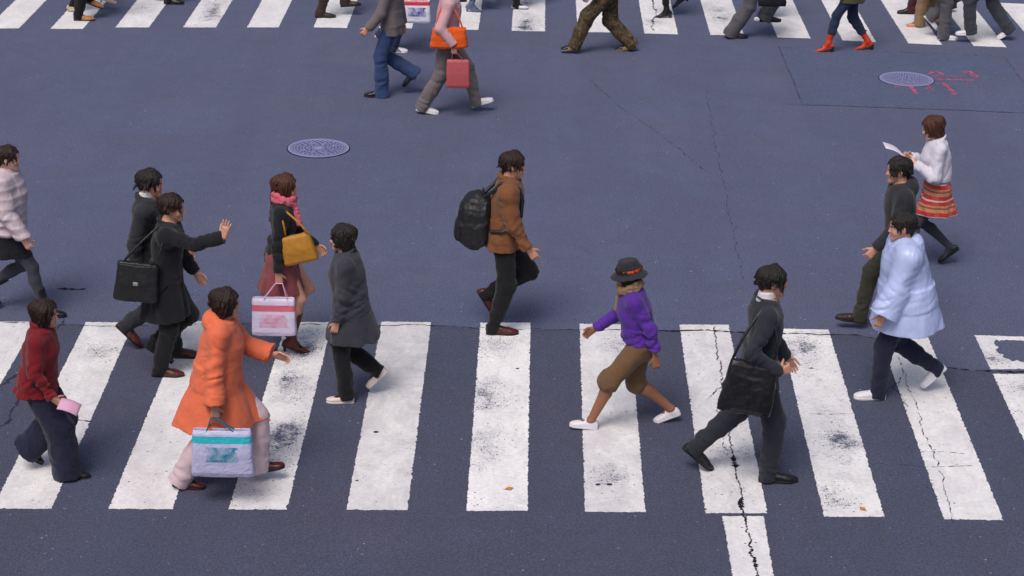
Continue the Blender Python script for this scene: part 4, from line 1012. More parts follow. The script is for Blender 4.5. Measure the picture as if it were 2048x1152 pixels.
def shoes(p, S, o, root):
    st = o['style']; sc = p.sc*(1 if p.sex == 'm' else .93); h = .004 if S['hb'] < .007 else .005
    for k, s in (('L',1),('R',-1)):
        g, R, an, lift, pit = p.foot[k]
        A = R@V(0,0,1); X = R@V(1,0,0); Y = R@V(0,1,0); F = np.stack([-A, Y, X], -1)   # long axis = ahead; 'front' = down, 'back' = up
        at = lambda x, y, z: g+sc*(x*X+y*Y+z*A)
        mat = o['mat'][0 if k == 'L' else -1] if isinstance(o['mat'], list) else o['mat']
        up = {'sneaker':1.15, 'leather':1.12, 'flat':.95, 'boot':1.0, 'heelboot':.82, 'pump':.72}[st]
        thin = st in ('heelboot', 'pump')
        wd = .82 if thin else (1.05 if st == 'sneaker' else .98)
        tip = .222 if st in ('leather', 'heelboot') else .205
        tb = [(-.072,0,.020,.020,.022),(-.060,0,.031,.030,.044),(-.02,0,.035,.030,.056),(.03,0,.036,.029,.054),(.08,0,.042,.029,.040),(.13,0,.047,.029,.031),(.165,0,.044,.028,.023),(.190,0,.032,.026,.016),(tip,0,.012,.014,.008)]
        tb = [(a*sc, 0, w*sc*wd, f*sc, b*sc*up) for a, c, w, f, b in tb]
        c0 = g+A*.030*sc
        ops = [('u', prof(c0, F, tb, e=2.4), 0)]
        kn = p.knee[k]; leg = unit(kn-an)
        if st in ('boot', 'heelboot'):
            top = an+leg*o.get('shaft', .26)
            r0, r1 = (.040*sc, o.get('wide', .058)*sc)
            ops.append(('u', cone(at(-.012,0,.05), an, .037*sc, r0), .02)); ops.append(('u', cone(an+leg*.01, at(.085,0,.040), .040*sc, .030*sc), .02))
            ops.append(('u', cone(an, top+leg*.05, r0, r1, clip=[cut(an, top)]), .025))
        elif st in ('sneaker', 'leather'):
            ops.append(('u', cone(at(-.015,0,.045), an+leg*.012, .036*sc, .038*sc, clip=[cut(at(-.015,0,.0), an+leg*.012)]), .02))
            ops.append(('s', cone(an+leg*.0, an+leg*.05, .030*sc, .032*sc), .004))
        else:
            ops.append(('s', ell(at(.02,0,.075), R, V(.058,.026,.030)*sc), .008))
        if st == 'sneaker':
            ops.append(('u', cone(at(.045,0,.078), at(.005,0,.112), .024*sc, .022*sc), .012))
            lc = []
            for i in range(4): lc.append(('u', cone(at(.055+.022*i, .022, .077-.010*i), at(.055+.022*i, -.022, .077-.010*i), .0045*sc, .0045*sc), .002))
            if 'bars' not in o: ops += lc
        if st == 'leather':
            ops.append(('s', cone(at(.085,.05,.052), at(.085,-.05,.052), .003, .003), .002))
            for i in range(3): ops.append(('u', cone(at(.038+.018*i, .016, .080-.009*i), at(.038+.018*i, -.016, .080-.009*i), .004*sc, .004*sc), .002))
        fd = folds(.004, (40,40,30), S['seed']) if st in ('boot', 'heelboot', 'leather') else None
        sh = solid('boot' if st in ('boot', 'heelboot') else 'shoe', ops, h, mat, root, fd)
        if 'bars' in o:                                        # coloured straps over the sides and instep
            for i in range(3):
                br = [('u', cone(at(.045+.030*i, sy*.050, .026), at(.005+.030*i, sy*.030, .082-.008*i), .008*sc, .008*sc), 0) for sy in (1,-1)]
                br.append(('u', cone(at(.005+.030*i, .030, .082-.008*i), at(.005+.030*i, -.030, .082-.008*i), .008*sc, .008*sc), .003))
                solid('strap', br, .004, o['bars'], sh)
        # sole and heel
        ht = o.get('sole_h', {'sneaker':.030, 'leather':.014, 'flat':.012, 'boot':.020, 'heelboot':.008, 'pump':.008}[st])
        zt = .004
        so = []
        pass
        # a slab: outline w(x), from the ground up to ht
        def slab(z0, z1, tab, x0=-9, x1=9):
            tt = [(a, 0, w, (z1-z0)*sc/2, (z1-z0)*sc/2) for a, c, w, f, b in tab if x0 <= a/sc <= x1]
            return prof(g+A*(z0+z1)/2*sc, F, tt, e=5.0)
        grow = [(a, c, w+.003*sc, f, b) for a, c, w, f, b in tb]
        if not thin: so.append(('u', slab(0, max(.018, ht), grow), 0))
        else: so.append(('u', slab(-.002, .013, grow), 0))
        if st == 'leather' or st == 'boot': so.append(('u', slab(0, ht+.016, grow, -9, -.01), .004))
        if thin:
            hz = at(-.045,0,.02)
            drop = max(.03, hz[2]-lift-.002) if not lift else .06
            dn = V(0,0,-1) if not lift else -A
            q = hz+dn*drop+V(.0,0,.0)
            hr = o.get('heel_r', (.020, .009)); so += [('u', cone(hz, q+dn*.03, hr[0]*sc, hr[1]*sc, clip=[(q, dn)]), .004)]
        if st == 'heelblock': pass
        solid('sole', so, .004, o.get('sole', mat), sh)

def bucket_hat(p, S, mat, band, root):
    hs = p.hs; hp = p.hp; R = p.HR@rot('y', -6)
    c0 = hp(-.03, 0, 0)
    T = [(.60*hs,0,.43*hs,.43*hs,.53*hs),(.80*hs,0,.41*hs,.41*hs,.51*hs),(.98*hs,0,.37*hs,.37*hs,.46*hs),(1.08*hs,0,.33*hs,.33*hs,.41*hs),(1.11*hs,0,.25*hs,.25*hs,.31*hs)]
    B = [(.46*hs,0,.66*hs,.72*hs,.74*hs),(.50*hs,0,.64*hs,.70*hs,.72*hs),(.64*hs,0,.44*hs,.44*hs,.54*hs),(.70*hs,0,.40*hs,.40*hs,.50*hs)]
    hat = solid('hat', [('u', prof(c0, R, T), 0), ('u', prof(c0, R, B, pleat=(3,.03,S['seed'],.7*hs)), .01), ('s', prof(c0, R, [(.3*hs,0,.60*hs,.66*hs,.68*hs),(.45*hs,0,.60*hs,.66*hs,.68*hs),(.60*hs,0,.38*hs,.38*hs,.48*hs)]), .004)], .005, mat, root, folds(.006, (18,18,18), S['seed']))
    solid('hat_band', [('u', prof(c0, R, [(.655*hs,0,.445*hs,.445*hs,.545*hs),(.77*hs,0,.435*hs,.435*hs,.535*hs)]), 0)], .004, band, hat)

def person(S):
    S.setdefault('hb', .0055); S.setdefault('hc', .0075); S.setdefault('look', 0)
    p = pose(S)
    Vt, Q, fm = body_mesh(p, S, S['hb'])
    sk = S.get('skin', M['skin'])
    me = make_mesh('person', Vt, Q, [sk, M['lips'], M['eye_white'], M['iris'], S.get('brow', M['hair_black']), M[S.get('tights') or S.get('sock', 'black_wool')]], fm)
    o = link('person', me)
    o.location = (S['pos'][0], S['pos'][1], 0); o.rotation_euler = (0,0,math.radians(S['rot']))
    thing(o, S['label'], 'person', S.get('group'))
    S['p'] = p; S['o'] = o; p.R = rot('z', S['rot']); p.O = V(S['pos'][0], S['pos'][1], 0)
    p.world = lambda q: p.O+p.R@np.asarray(q, float)
    if 'hair' in S: hair(p, S, S['hair'], o)
    if 'trousers' in S: trousers(p, S, S['trousers'], o)
    if 'skirt' in S: skirt(p, S, S['skirt'], o)
    if 'shirt' in S: shirt(p, S, S['shirt'], o)
    if 'coat' in S: coat(p, S, S['coat'], o)
    if 'scarf' in S: scarf(p, S, S['scarf'], o)
    if 'hat' in S: bucket_hat(p, S, S['hat'][0], S['hat'][1], o)
    shoes(p, S, S['shoes'], o)
    return p
# ---------------------------------------------------------------- things people carry
def chain(ops, pts, r, k=.004):
    for a, b in zip(pts[:-1], pts[1:]): ops.append(('u', cone(V(*a), V(*b), r, r), k))
    return ops

def strap_curve(a, b, n=10, sag=0.0, up=0.0, out=(0,0,0)):
    a, b = np.array(a, float), np.array(b, float)
    return [a+(b-a)*i/n+V(0,0,up*4*(i/n)*(1-i/n))+np.array(out)*4*(i/n)*(1-i/n) for i in range(n+1)]

def bag(p, at, size, mat, name, label, cat, straps=(), strap_mat=None, e=5.0, tilt=0, yaw=0, soft=.010, flap=None, taper=.9, strap_name='handle', r=.006, group=None, sag=0.0):
    """a bag of size (length, depth, height) hung at a point of its bearer's frame; straps are point lists in the same frame"""
    lx, ly, lz = [s/2 for s in size]
    R = rot('z', yaw)@rot('y', tilt)
    tb = [(-lz, 0, ly*.86, lx, lx), (-lz*.8, 0, ly*1.05, lx*1.02, lx*1.02), (0, 0, ly, lx*(1+taper)/2, lx*(1+taper)/2), (lz*.85, 0, ly*.62, lx*taper, lx*taper), (lz, 0, ly*.40, lx*taper*.97, lx*taper*.97)]
    ops = [('u', prof((0,0,0), np.eye(3), tb, e=e), 0)]
    if soft < .004:                                            # paper bag: open top
        ops.append(('s', prof((0,0,0), np.eye(3), [(lz*.5, 0, ly*.3, lx*taper*.93, lx*taper*.93), (lz*1.2, 0, ly*.34, lx*taper*.93, lx*taper*.93)], e=e), .003))
    o = solid(name, ops, .006, mat, None, folds(soft, (9,9,9), len(label)))
    o.location = p.world(np.array(at)); o.rotation_euler = (Matrix((p.R@R).tolist())).to_euler()
    thing(o, label, cat, group)
    inv = R.T
    for s in straps:
        pts = [inv@(np.array(q, float)-np.array(at)) for q in s]
        solid(strap_name, chain([], pts, r), .0035 if r < .008 else .004, strap_mat or mat, o)
    if flap:
        f = solid('flap', [('u', prof((0,-.004,lz*.45), np.eye(3), [(-lz*.55,0,ly*.98+.006,lx*.95,lx*.95),(lz*.5,0,ly*.70+.008,lx*.93,lx*.93)], e=4.0), 0)], .006, flap, o, folds(soft*.6, (9,9,9), 3))
        solid('buckle', [('u', prof((0,-ly*1.03-.008,lz*.02), np.eye(3), [(-.016,0,.006,.022,.022),(.016,0,.006,.022,.022)], e=4.0), 0)], .004, M['metal'], o)
    return o

def paper_sheet(p, wr, d, n, size, mat, name, label, cat):
    """a slightly bent sheet held at one end"""
    d = unit(V(*d)); n = unit(V(*n)-d*(d@V(*n))); s = np.cross(n, d); vs = []; fs = []; N = 8
    for i in range(N+1):
        for j in range(5):
            u = i/N*size[0]; v = (j/4-.5)*size[1]
            for side in (0,1): vs.append(tuple(d*u+s*v+n*(.03*math.sin(3*u/size[0])*size[0]/.25+.0015*side-.06*v*v/size[1])))
    ix = lambda i, j, k: (i*5+j)*2+k
    for i in range(N):
        for j in range(4):
            fs += [(ix(i,j,1), ix(i+1,j,1), ix(i+1,j+1,1), ix(i,j+1,1)), (ix(i,j,0), ix(i,j+1,0), ix(i+1,j+1,0), ix(i+1,j,0))]
    for i in range(N): fs += [(ix(i,0,0), ix(i+1,0,0), ix(i+1,0,1), ix(i,0,1)), (ix(i,4,1), ix(i+1,4,1), ix(i+1,4,0), ix(i,4,0))]
    for j in range(4): fs += [(ix(0,j,1), ix(0,j+1,1), ix(0,j+1,0), ix(0,j,0)), (ix(N,j,0), ix(N,j+1,0), ix(N,j+1,1), ix(N,j,1))]
    me = bpy.data.meshes.new(name); me.from_pydata(vs, [], fs); me.materials.append(mat); me.polygons.foreach_set('use_smooth', [True]*len(fs)); bmesh_fix(me)
    o = link(name, me); o.location = p.world(np.array(wr)); o.rotation_euler = (0,0,math.radians(p.rz)); thing(o, label, cat); return o
# ---------------------------------------------------------------- the crowd
SW = ('s', 16, 24, 7); BK = ('s', -22, 12, 7); HANG = ('s', 2, 10, 8)
def arms(L, R): return {'L': L, 'R': R}
def T(mat, **k): return dict(mat=M[mat], **k)
ONLY = None
def go(key, label, H, sex, arm, shoes, seed, **k):
    if ONLY and key not in ONLY: return None
    S = dict(PLACE[key]); S.update(label=label, H=H, sex=sex, arms=arm, shoes=shoes, seed=seed, **k)
    p = person(S); p.rz = S['rot']; return p
NEARG = 'people walking over the near crossing'; MIDG = 'people walking between the crossings'; FARG = 'people walking over the far crossing'
LEA = lambda m, s='dark_sole', **k: dict(style='leather', mat=M[m], sole=M[s], **k)

# near crossing, from the left
p = go('puffer', 'woman in a pale pink quilted jacket and black skirt at the left edge', 1.70, 'f', arms(('s',-8,14,9), ('s',10,22,9)), dict(style='boot', mat=M['black_leather'], sole=M['dark_sole'], shaft=.20), 3, lean=4, w=1.12, group=NEARG,
   skin=M['skin_fair'], hair=dict(style='short', mat=M['hair_dark'], t=.06), coat=T('pink_puffer', hem=.475, grow=.036, quilt=.008, collar='stand', fold=.012, boxy=True, sleeve=1.0, name='quilted_jacket'), skirt=T('black_wool', hem=.35, flare=.02, pa=.03), tights='leggings')
p = go('suit_back', 'man in a black suit and white collar, half behind the person raising a hand', 1.75, 'm', arms(('s',14,30,6), ('s',-16,14,6)), LEA('brown_leather'), 5, lean=4, group=NEARG,
   hair=dict(style='short', mat=M['hair_black'], t=.075), shirt=M['shirt'], coat=T('charcoal', hem=.45, collar='std', vee=True, name='suit_jacket'), trousers=T('charcoal'))
p = go('raised', 'person in a long black coat raising one open hand', 1.64, 'm', arms(('s',12,20,6), ('t',(.54,-.24,1.34),(.05,-.35,-1))), LEA('brown_leather'), 7, lean=6, look=0, group=NEARG,
   hands={'R': dict(d=(.22,-.05,1), thumb=(-.9,.35,.2), curl=.12, spread=.22)}, hair=dict(style='short', mat=M['hair_dark'], t=.07), coat=T('black_wool', hem=.325, flare=.045, grow=.022, collar='std', boxy=True, fold=.013, name='long_coat'), trousers=T('black_trousers'))
if p:
    bag(p, (-.20,-.235,.93), (.36,.13,.33), M['nylon'], 'shoulder_bag', 'black nylon shoulder bag on the back of the person raising a hand', 'bag', [strap_curve((-.33,-.24,1.07), (-.02,-.17,1.385), 8, out=(-.02,-.02,.0)), strap_curve((-.08,-.25,1.08), (.0,-.20,1.37), 8, out=(.06,-.04,0))], flap=M['nylon'], strap_name='strap', r=.011, tilt=6)
p = go('scarf', 'woman with long brown hair, pink scarf, black jacket and high-heeled boots', 1.64, 'f', arms(('s',18,30,7), ('t',(.0,-.27,.80))), dict(style='heelboot', mat=M['boot_leather'], sole=M['dark_brown'] , shaft=.27, wide=.060), 11, lean=3, heel=20, group=NEARG,
   hands={'R': dict(d=(.05,0,-1), curl=1.15)}, skin=M['skin'], hair=dict(style='long', mat=M['hair_brown'], t=.085, locks=50), coat=T('black_wool', hem=.50, grow=.014, collar='std', fold=.012), skirt=T('rose_skirt', hem=.345, flare=.045, pa=.06), scarf=M['rose_scarf'])
if p:
    bag(p, (.17,-.215,1.03), (.29,.11,.25), M['ochre_leather'], 'handbag', 'ochre leather handbag under the arm of the woman with the pink scarf', 'bag', [strap_curve((.06,-.20,1.14), (.0,-.16,1.37), 8, out=(.02,-.05,0)), strap_curve((.26,-.22,1.14), (.05,-.17,1.36), 8, out=(.05,-.05,0))], M['ochre_leather'], tilt=-14, strap_name='strap', r=.009, soft=.006)
    g_ = p.grip['R']; bag(p, (g_[0]-.05,-.285,g_[2]-.30), (.38,.12,.34), M['bag_pink'], 'shopping_bag', 'white and pink paper shopping bag beside the high-heeled boots', 'bag', [[(g_[0]-.13,-.25,g_[2]-.135), (g_[0]-.03,-.275,g_[2]), (g_[0]+.03,-.275,g_[2]), (g_[0]+.07,-.25,g_[2]-.135)], [(g_[0]-.13,-.32,g_[2]-.135), (g_[0]-.03,-.285,g_[2]), (g_[0]+.03,-.285,g_[2]), (g_[0]+.07,-.32,g_[2]-.135)]], M['pink_paper'], soft=.003, taper=.97, e=7, r=.0045)
p = go('grey_coat', 'person in a knee-length dark grey coat and white slip-on shoes', 1.57, 'f', arms(('s',3,12,7), ('s',-14,12,7)), dict(style='flat', mat=M['cream_shoe'], sole=M['white_sole']), 13, lean=5, w=1.08, group=NEARG,
   hair=dict(style='bob', mat=M['hair_black'], t=.085), coat=T('grey_coat', hem=.36, flare=.045, grow=.024, boxy=True, collar='std', name='overcoat'), trousers=T('black_trousers', hem=.058, drop=.12))
p = go('backpack', 'man in a brown jacket carrying a black backpack, brown shoe on a stripe', 1.73, 'm', arms(('s',-14,14,8), ('s',10,24,7)), LEA('wine_leather'), 17, lean=5, group=NEARG,
   hair=dict(style='short', mat=M['hair_dark'], t=.085), coat=T('brown_jacket', hem=.475, flare=.015, grow=.026, boxy=True, collar='stand', fold=.016), trousers=T('black_trousers'))
if p:
    Z = p.hz; H = p.H
    o = solid('backpack', [('u', prof((0,0,0), rot('y',4), [(-.25,0,.13,.06,.09),(-.20,0,.160,.11,.15),(-.05,0,.165,.12,.175),(.12,0,.155,.12,.15),(.21,0,.115,.10,.10),(.25,0,.05,.03,.03)], e=3.2), 0)], .007, M['nylon'], None, folds(.014, (10,10,10), 2))
    c = p.tp(-.150, 0, .085); o.location = p.world(c); o.rotation_euler = (0,0,0); thing(o, 'black nylon backpack worn by the man in the brown jacket', 'backpack')
    solid('pocket', [('u', prof((-.150,0,-.09), rot('y',4), [(-.10,0,.10,.03,.035),(-.06,0,.125,.03,.05),(.05,0,.12,.03,.045),(.09,0,.09,.03,.025)], e=3), 0)], .006, M['nylon'], o, folds(.006, (12,12,12), 6))
    solid('top_handle', chain([], [(.06,-.03,.235),(.055,-.02,.275),(.055,.02,.275),(.06,.03,.235)], .008), .004, M['nylon'], o)
    solid('trim', chain([], strap_curve((-.170,-.10,.055), (-.170,.10,.055), 8, out=(-.012,0,0)), .005), .0035, M['grey_sole'], o)
    for s in (1,-1):
        q = [c+V(.055, s*.06, .21), p.tp(-.074, s*.062, .265), p.tp(-.045, s*.068, .305), p.tp(.005, s*.074, .318), p.tp(.050, s*.074, .285), p.tp(.072, s*.076, .23), p.tp(.072, s*.090, .15), p.tp(.045, s*.110, .09), p.tp(-.02, s*.112, .06), p.tp(-.07, s*.085, .05)]
        q = [v-c for v in q]; ops = []
        chain(ops, q, .017, .006); solid('strap', ops, .005, M['nylon'], o)
p = go('purple', 'woman in a purple jacket, dark bucket hat with a red band and white shoes', 1.56, 'f', arms(('s',-30,18,10), ('s',24,30,7)), dict(style='sneaker', mat=M['white_shoe'], sole=M['white_sole']), 19, lean=11, group=NEARG, nod=12,
   skin=M['skin_tan'], hair=dict(style='bob', mat=M['hair_black'], t=.075), hat=(M['charcoal'], M['cap_red']), scarf=M['khaki'], coat=T('purple', pockets=False, hem=.49, flare=.04, grow=.024, boxy=True, collar='std', fold=.016), trousers=T('shorts', grow=.014, hem=.080, knee=.080, drop=-.88), bare=True, socks=False)
p = go('dark_suit', 'man in a dark suit with a black shoulder bag and black shoes', 1.79, 'm', arms(('s',12,22,6), ('t',(.12,-.29,1.02),(-.8,-.5,-.6))), LEA('black_leather', sole_h=.026), 23, lean=4, group=NEARG,
   hands={'R': dict(d=(.7,.35,.1), thumb=(0,.2,1), curl=.9)}, hair=dict(style='short', mat=M['hair_black'], t=.085), shirt=M['shirt'], coat=T('dark_suit', hem=.44, grow=.018, collar='std', vee=True, fold=.014, name='suit_jacket'), trousers=T('dark_suit', hem=.064))
if p:
    bag(p, (-.10,-.30,.90), (.40,.15,.40), M['black_leather'], 'shoulder_bag', 'big black leather shoulder bag on the man in the dark suit', 'bag', [strap_curve((-.25,-.285,1.07), (-.03,-.185,1.475), 10, out=(-.03,-.035,0)), strap_curve((.06,-.285,1.07), (.02,-.185,1.475), 10, out=(.05,-.04,0))], tilt=10, strap_name='strap', r=.011, soft=.012)
p = go('white_jacket', 'woman in a white jacket and red tartan skirt reading a sheet of paper', 1.63, 'f', arms(('t',(.27,.15,1.12)), ('t',(.25,-.15,1.10))), dict(style='flat', mat=M['black_leather'], sole=M['dark_sole']), 29, lean=5, nod=20, group=NEARG,
   hands={'L': dict(d=(.8,-.2,.25), thumb=(0,-.3,1), curl=.8), 'R': dict(d=(.8,.2,.25), thumb=(0,.3,1), curl=.8)}, skin=M['skin_fair'], hair=dict(style='bob', mat=M['hair_brown'], t=.085), coat=T('white_cloth', hem=.57, grow=.024, boxy=True, collar='std', fold=.015), skirt=dict(mat=M['tartan'], hem=.36, flare=.06, pa=.05), tights='leggings')
if p: paper_sheet(p, p.wri['L']+V(.06,-.10,.01), (.75,0,.45), (-.45,0,.75), (.27,.21), M['paper'], 'sheet_of_paper', 'white sheet of paper held by the woman in the white jacket', 'paper')
p = go('dark_pair', 'dark-haired person in a black jacket between the white jacket and the blue cape', 1.69, 'm', arms(('s',14,26,7), ('s',-20,14,7)), dict(style='leather', mat=M['dark_brown'], sole=M['dark_sole']), 31, lean=4, group=NEARG,
   hair=dict(style='short', mat=M['hair_black'], t=.085), coat=T('charcoal', hem=.46, grow=.022, collar='hood', boxy=True), trousers=T('olive'))
p = go('raincoat', 'person in a wide light blue rain cape, dark trousers and white sneakers', 1.68, 'm', arms(('t',(.24,.27,.78)), ('s',-14,12,8)), dict(style='sneaker', mat=M['white_shoe'], sole=M['white_sole']), 37, lean=6, group=NEARG,
   hands={'L': dict(curl=.8)}, hair=dict(style='short', mat=M['hair_black'], t=.075), coat=T('rain_blue', hem=.395, grow=.062, flare=.035, bell=.075, boxy=True, collar='hood', pa=.015, pl=5, fold=.010, ff=(7,7,5), cuff=.03, sleeve=1.0, end=.97, name='rain_cape'), trousers=T('navy_trousers', hem=.060))
p = go('maroon', 'short person in a maroon jacket and wide navy trousers holding a pink leaflet', 1.48, 'f', arms(('s',-10,14,8), ('t',(.17,-.24,.74))), LEA('black_leather', sole_h=.02), 41, lean=9, w=1.06, group=NEARG,
   hands={'R': dict(d=(.6,.1,-.5), thumb=(.3,0,1), curl=.8)}, hair=dict(style='bob', mat=M['hair_dark'], t=.085), coat=T('maroon', hem=.47, flare=.03, grow=.022, boxy=True, collar='stand', fold=.014), trousers=T('navy_trousers', hem=.115, knee=.105, grow=.018, drop=.16, fold=.016))
if p:
    paper_sheet(p, p.wri['R']+V(.05,-.02,-.03), (.9,0,-.35), (.3,-.5,.8), (.16,.11), M['pink_paper'], 'leaflet', 'small pink leaflet in the hand of the person in maroon', 'leaflet')
p = go('orange', 'person in a big flared orange coat and pale pink trousers', 1.68, 'f', arms(('t',(.41,.20,1.0),(-.3,.5,-1)), ('t',(.02,-.34,.72))), dict(style='flat', mat=M['wine_leather'], sole=M['dark_sole']), 43, lean=7, group=NEARG,
   hands={'R': dict(d=(0,0,-1), curl=1.2), 'L': dict(d=(.9,-.05,-.2), thumb=(0,-.3,1), curl=.35)}, skin=M['skin'], hair=dict(style='bob', mat=M['hair_dark'], t=.085), coat=T('orange', hem=.315, flare=.10, bell=.035, grow=.030, boxy=True, collar='hood', pa=.06, pl=6, fold=.012, ff=(7,7,4), cuff=.028, sleeve=1.0, end=.93, name='flared_coat'), trousers=T('pale_pink', hem=.085, knee=.085))
if p:
    g_ = p.grip['R']; bag(p, (g_[0]+.05,-.345,g_[2]-.265), (.46,.13,.37), M['bag_teal'], 'shopping_bag', 'lilac and teal plastic shopping bag below the orange coat', 'bag', [[(g_[0]-.06,-.37,g_[2]-.09), (g_[0]-.03,-.35,g_[2]), (g_[0]+.03,-.35,g_[2]), (g_[0]+.14,-.37,g_[2]-.09)], [(g_[0]-.06,-.32,g_[2]-.09), (g_[0]-.03,-.34,g_[2]), (g_[0]+.03,-.34,g_[2]), (g_[0]+.14,-.32,g_[2]-.09)]], M['teal'], soft=.0035, taper=.95, e=6, r=.006)

# between the crossings and at the far one: their heads are outside the picture
FAR = dict(hb=.009, hc=.010)
p = go('jeans', 'person in flared blue jeans and a black shoe stepping left, cut by the top edge', 1.74, 'm', arms(SW, BK), LEA('black_leather'), 51, lean=4, group=MIDG, hair=dict(style='short', mat=M['hair_black']), coat=T('taupe', hem=.46, grow=.022, boxy=True), trousers=T('denim', hem=.095, knee=.075, drop=.22), **FAR)
p = go('grey_trousers', 'person in taupe trousers and white sneakers striding right, cut by the top edge', 1.76, 'm', arms(('t',(.12,.28,.82)), ('t',(.10,-.30,.92))), dict(style='sneaker', mat=M['white_shoe'], sole=M['white_sole']), 53, lean=5, group=MIDG, hair=dict(style='short', mat=M['hair_black']), hands={'R': dict(d=(0,0,-1), curl=1.2), 'L': dict(d=(0,0,-1), curl=1.2)}, coat=T('dusty_pink', hem=.49, grow=.022, boxy=True), trousers=T('taupe', hem=.072, knee=.085), **FAR)
if p:
    bag(p, (.04,-.255,1.0), (.44,.14,.24), M['orange_wool'], 'shoulder_bag', 'bright orange cloth bag at the hip of the person in white sneakers', 'bag', [strap_curve((-.12,-.25,1.10), (-.01,-.18,1.45), 8, out=(-.02,-.04,0)), strap_curve((.2,-.25,1.10), (.02,-.18,1.45), 8, out=(.03,-.04,0))], strap_name='strap', r=.010, soft=.014, e=3.5)
    g_ = p.grip['R']; bag(p, (g_[0]+.05,-.31,g_[2]-.245), (.28,.10,.34), M['bag_red'], 'shopping_bag', 'red shopping bag hanging under the orange cloth bag', 'bag', [[(g_[0]-.02,-.30,g_[2]-.08), (g_[0]-.02,-.31,g_[2]), (g_[0]+.04,-.31,g_[2]), (g_[0]+.11,-.30,g_[2]-.08)]], M['bag_red'], soft=.003, taper=.97, e=7)
p = go('camo', 'person in brown camouflage trousers, dark red jacket and black and yellow sneakers', 1.74, 'm', arms(SW, BK), dict(style='sneaker', mat=M['black_leather'], sole=M['grey_sole'], bars=M['yellow_trim']), 59, lean=4, group=FARG, hair=dict(style='short', mat=M['hair_black']), coat=T('wine', hem=.47, grow=.024, boxy=True), trousers=dict(mat=M['camo'], hem=.090, knee=.10, grow=.02, fold=.016), **FAR)
M['dark_brown_cloth'] = fabric('dark brown cloth', '#3a2d2b', .92, .25); M['wine_dark'] = fabric('dark wine cloth', '#43202a', .92, .25)
BT = 'cut by the top edge'
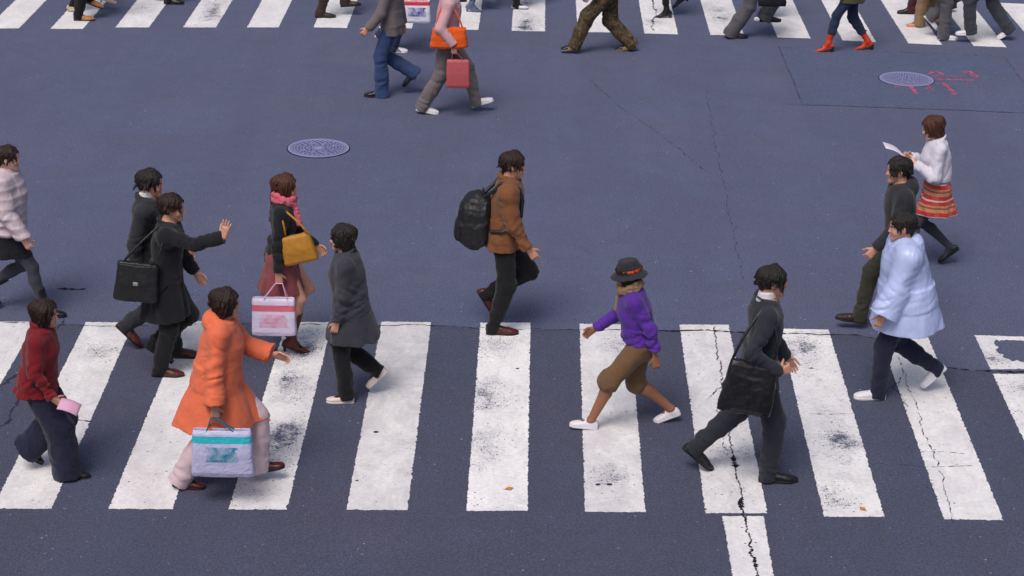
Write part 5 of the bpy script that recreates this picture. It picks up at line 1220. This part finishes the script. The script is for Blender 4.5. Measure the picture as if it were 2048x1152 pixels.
L_ = [
 ('t_tan', 'person in narrow black trousers and a tan leather shoe on a far stripe', 1.74, 'm', LEA('tan_leather'), 'charcoal', T('black_trousers', hem=.068), .50, None),
 ('t_beige', 'woman in beige high heels behind the tan leather shoe', 1.64, 'f', dict(style='pump', mat=M['beige_leather'], sole=M['beige_leather']), 'charcoal', None, .50, ('black_wool', .36)),
 ('t_black', 'person whose black shoe just shows at the top edge, right of the tan shoe', 1.74, 'm', LEA('black_leather'), 'charcoal', T('black_trousers'), .48, None),
 ('t_brown', 'person in dark brown trousers and a dark brown shoe on a far stripe', 1.72, 'm', LEA('dark_brown'), 'charcoal', dict(mat=M['dark_brown_cloth'], hem=.07, knee=.075), .47, None),
 ('t_sneaker', 'person in blue jeans and white sneakers with black bars behind the pink top', 1.70, 'm', dict(style='sneaker', mat=M['white_shoe'], sole=M['white_sole'], bars=M['black_leather']), 'sky_cloth', T('dark_denim', hem=.066), .44, None),
 ('t_oxford', 'person whose black shoe shows at the top edge above the orange bag', 1.74, 'm', LEA('black_leather'), 'navy_trousers', T('navy_trousers'), .48, None),
 ('t_blueboot', 'woman in slate blue heeled boots at the top edge', 1.64, 'f', dict(style='heelboot', mat=M['blue_leather'], sole=M['blue_leather'], shaft=.30), 'charcoal', None, .50, ('grey_coat', .36)),
 ('t_white', 'person with one pale shoe on the scribble-worn far stripe', 1.66, 'f', dict(style='flat', mat=[M['black_leather'], M['white_shoe']], sole=M['dark_sole']), 'charcoal', T('black_trousers'), .48, None),
 ('t_heel', 'woman in black heeled ankle boots on a clean far stripe', 1.64, 'f', dict(style='heelboot', mat=M['black_leather'], sole=M['black_leather'], shaft=.12, wide=.05, heel_r=(.026,.017)), 'sky_cloth', T('black_trousers', grow=.003, hem=.044, knee=.058, fold=.004), .50, ('sky_cloth', .34)),
 ('t_greytr', 'person in wide grey trousers and black shoes stepping right', 1.76, 'm', LEA('black_leather', sole_h=.026), 'charcoal', T('grey_trousers', hem=.10, knee=.095), .47, None),
 ('t_flat', 'woman in dark trousers and a white flat shoe, toe to the left', 1.64, 'f', dict(style='flat', mat=M['white_shoe'], sole=M['white_sole']), 'charcoal', T('leggings', grow=.006, hem=.048, drop=.1), .48, None),
 ('t_orange', 'woman in orange-red leather boots and dark jeans', 1.66, 'f', dict(style='heelboot', mat=M['red_leather'], sole=M['dark_brown'], shaft=.22, wide=.060, heel_r=(.032,.026)), 'moss', T('dark_denim', grow=.006, hem=.052, knee=.066, drop=-.36), .42, None),
 ('t_maroon', 'person in maroon trousers and black ankle boots on a far stripe', 1.74, 'm', dict(style='boot', mat=M['black_leather'], sole=M['dark_sole'], shaft=.10, wide=.05), 'charcoal', dict(mat=M['wine_dark'], hem=.062), .47, None),
 ('t_khaki', 'person in khaki trousers and rose-coloured shoes', 1.68, 'f', dict(style='flat', mat=M['rose_leather'], sole=M['rose_leather']), 'cream', T('khaki', hem=.080, knee=.09), .47, None),
 ('t_whitesn', 'person in grey trousers and a white sneaker, toe to the right', 1.72, 'm', dict(style='sneaker', mat=M['white_shoe'], sole=M['white_sole']), 'charcoal', T('grey_trousers', hem=.085, knee=.085), .47, None),
 ('t_grey', 'person in dark grey clothes with pale sneakers near the top right corner', 1.72, 'm', dict(style='sneaker', mat=M['white_shoe'], sole=M['white_sole']), 'teal', T('leggings', hem=.085, knee=.085), .47, None),
]

for i, (key, label, H, sex, sh, cm, tr, hem, sk) in enumerate(L_):
    k = dict(FAR); k['hair'] = dict(style='short' if sex == 'm' else 'bob', mat=M['hair_black']); k['coat'] = T(cm, hem=hem, grow=.022, boxy=True)
    if tr: k['trousers'] = tr
    if sk: k['skirt'] = T(sk[0], hem=sk[1], flare=.03)
    if sh['style'] in ('heelboot', 'pump'): k['heel'] = 18
    p = go(key, label, H, sex, arms(SW, BK) if i % 2 else arms(BK, SW), sh, 60+3*i, lean=4, group=FARG, **k)
    if p and key == 't_greytr': bag(p, (.22,-.25,.66), (.38,.13,.30), M['black_leather'], 'handbag', 'black handbag beside the wide grey trousers', 'bag', [strap_curve((.1,-.25,.79), (.30,-.25,.79), 8, up=.16)], soft=.008)
    if p and key == 't_sneaker': bag(p, (.24,-.27,.62), (.36,.12,.30), M['bag_white'], 'shopping_bag', 'white and blue shopping bag with a red band left of the pink top', 'bag', [strap_curve((.12,-.27,.76), (.34,-.27,.76), 8, up=.16)], soft=.003, taper=.97, e=7)
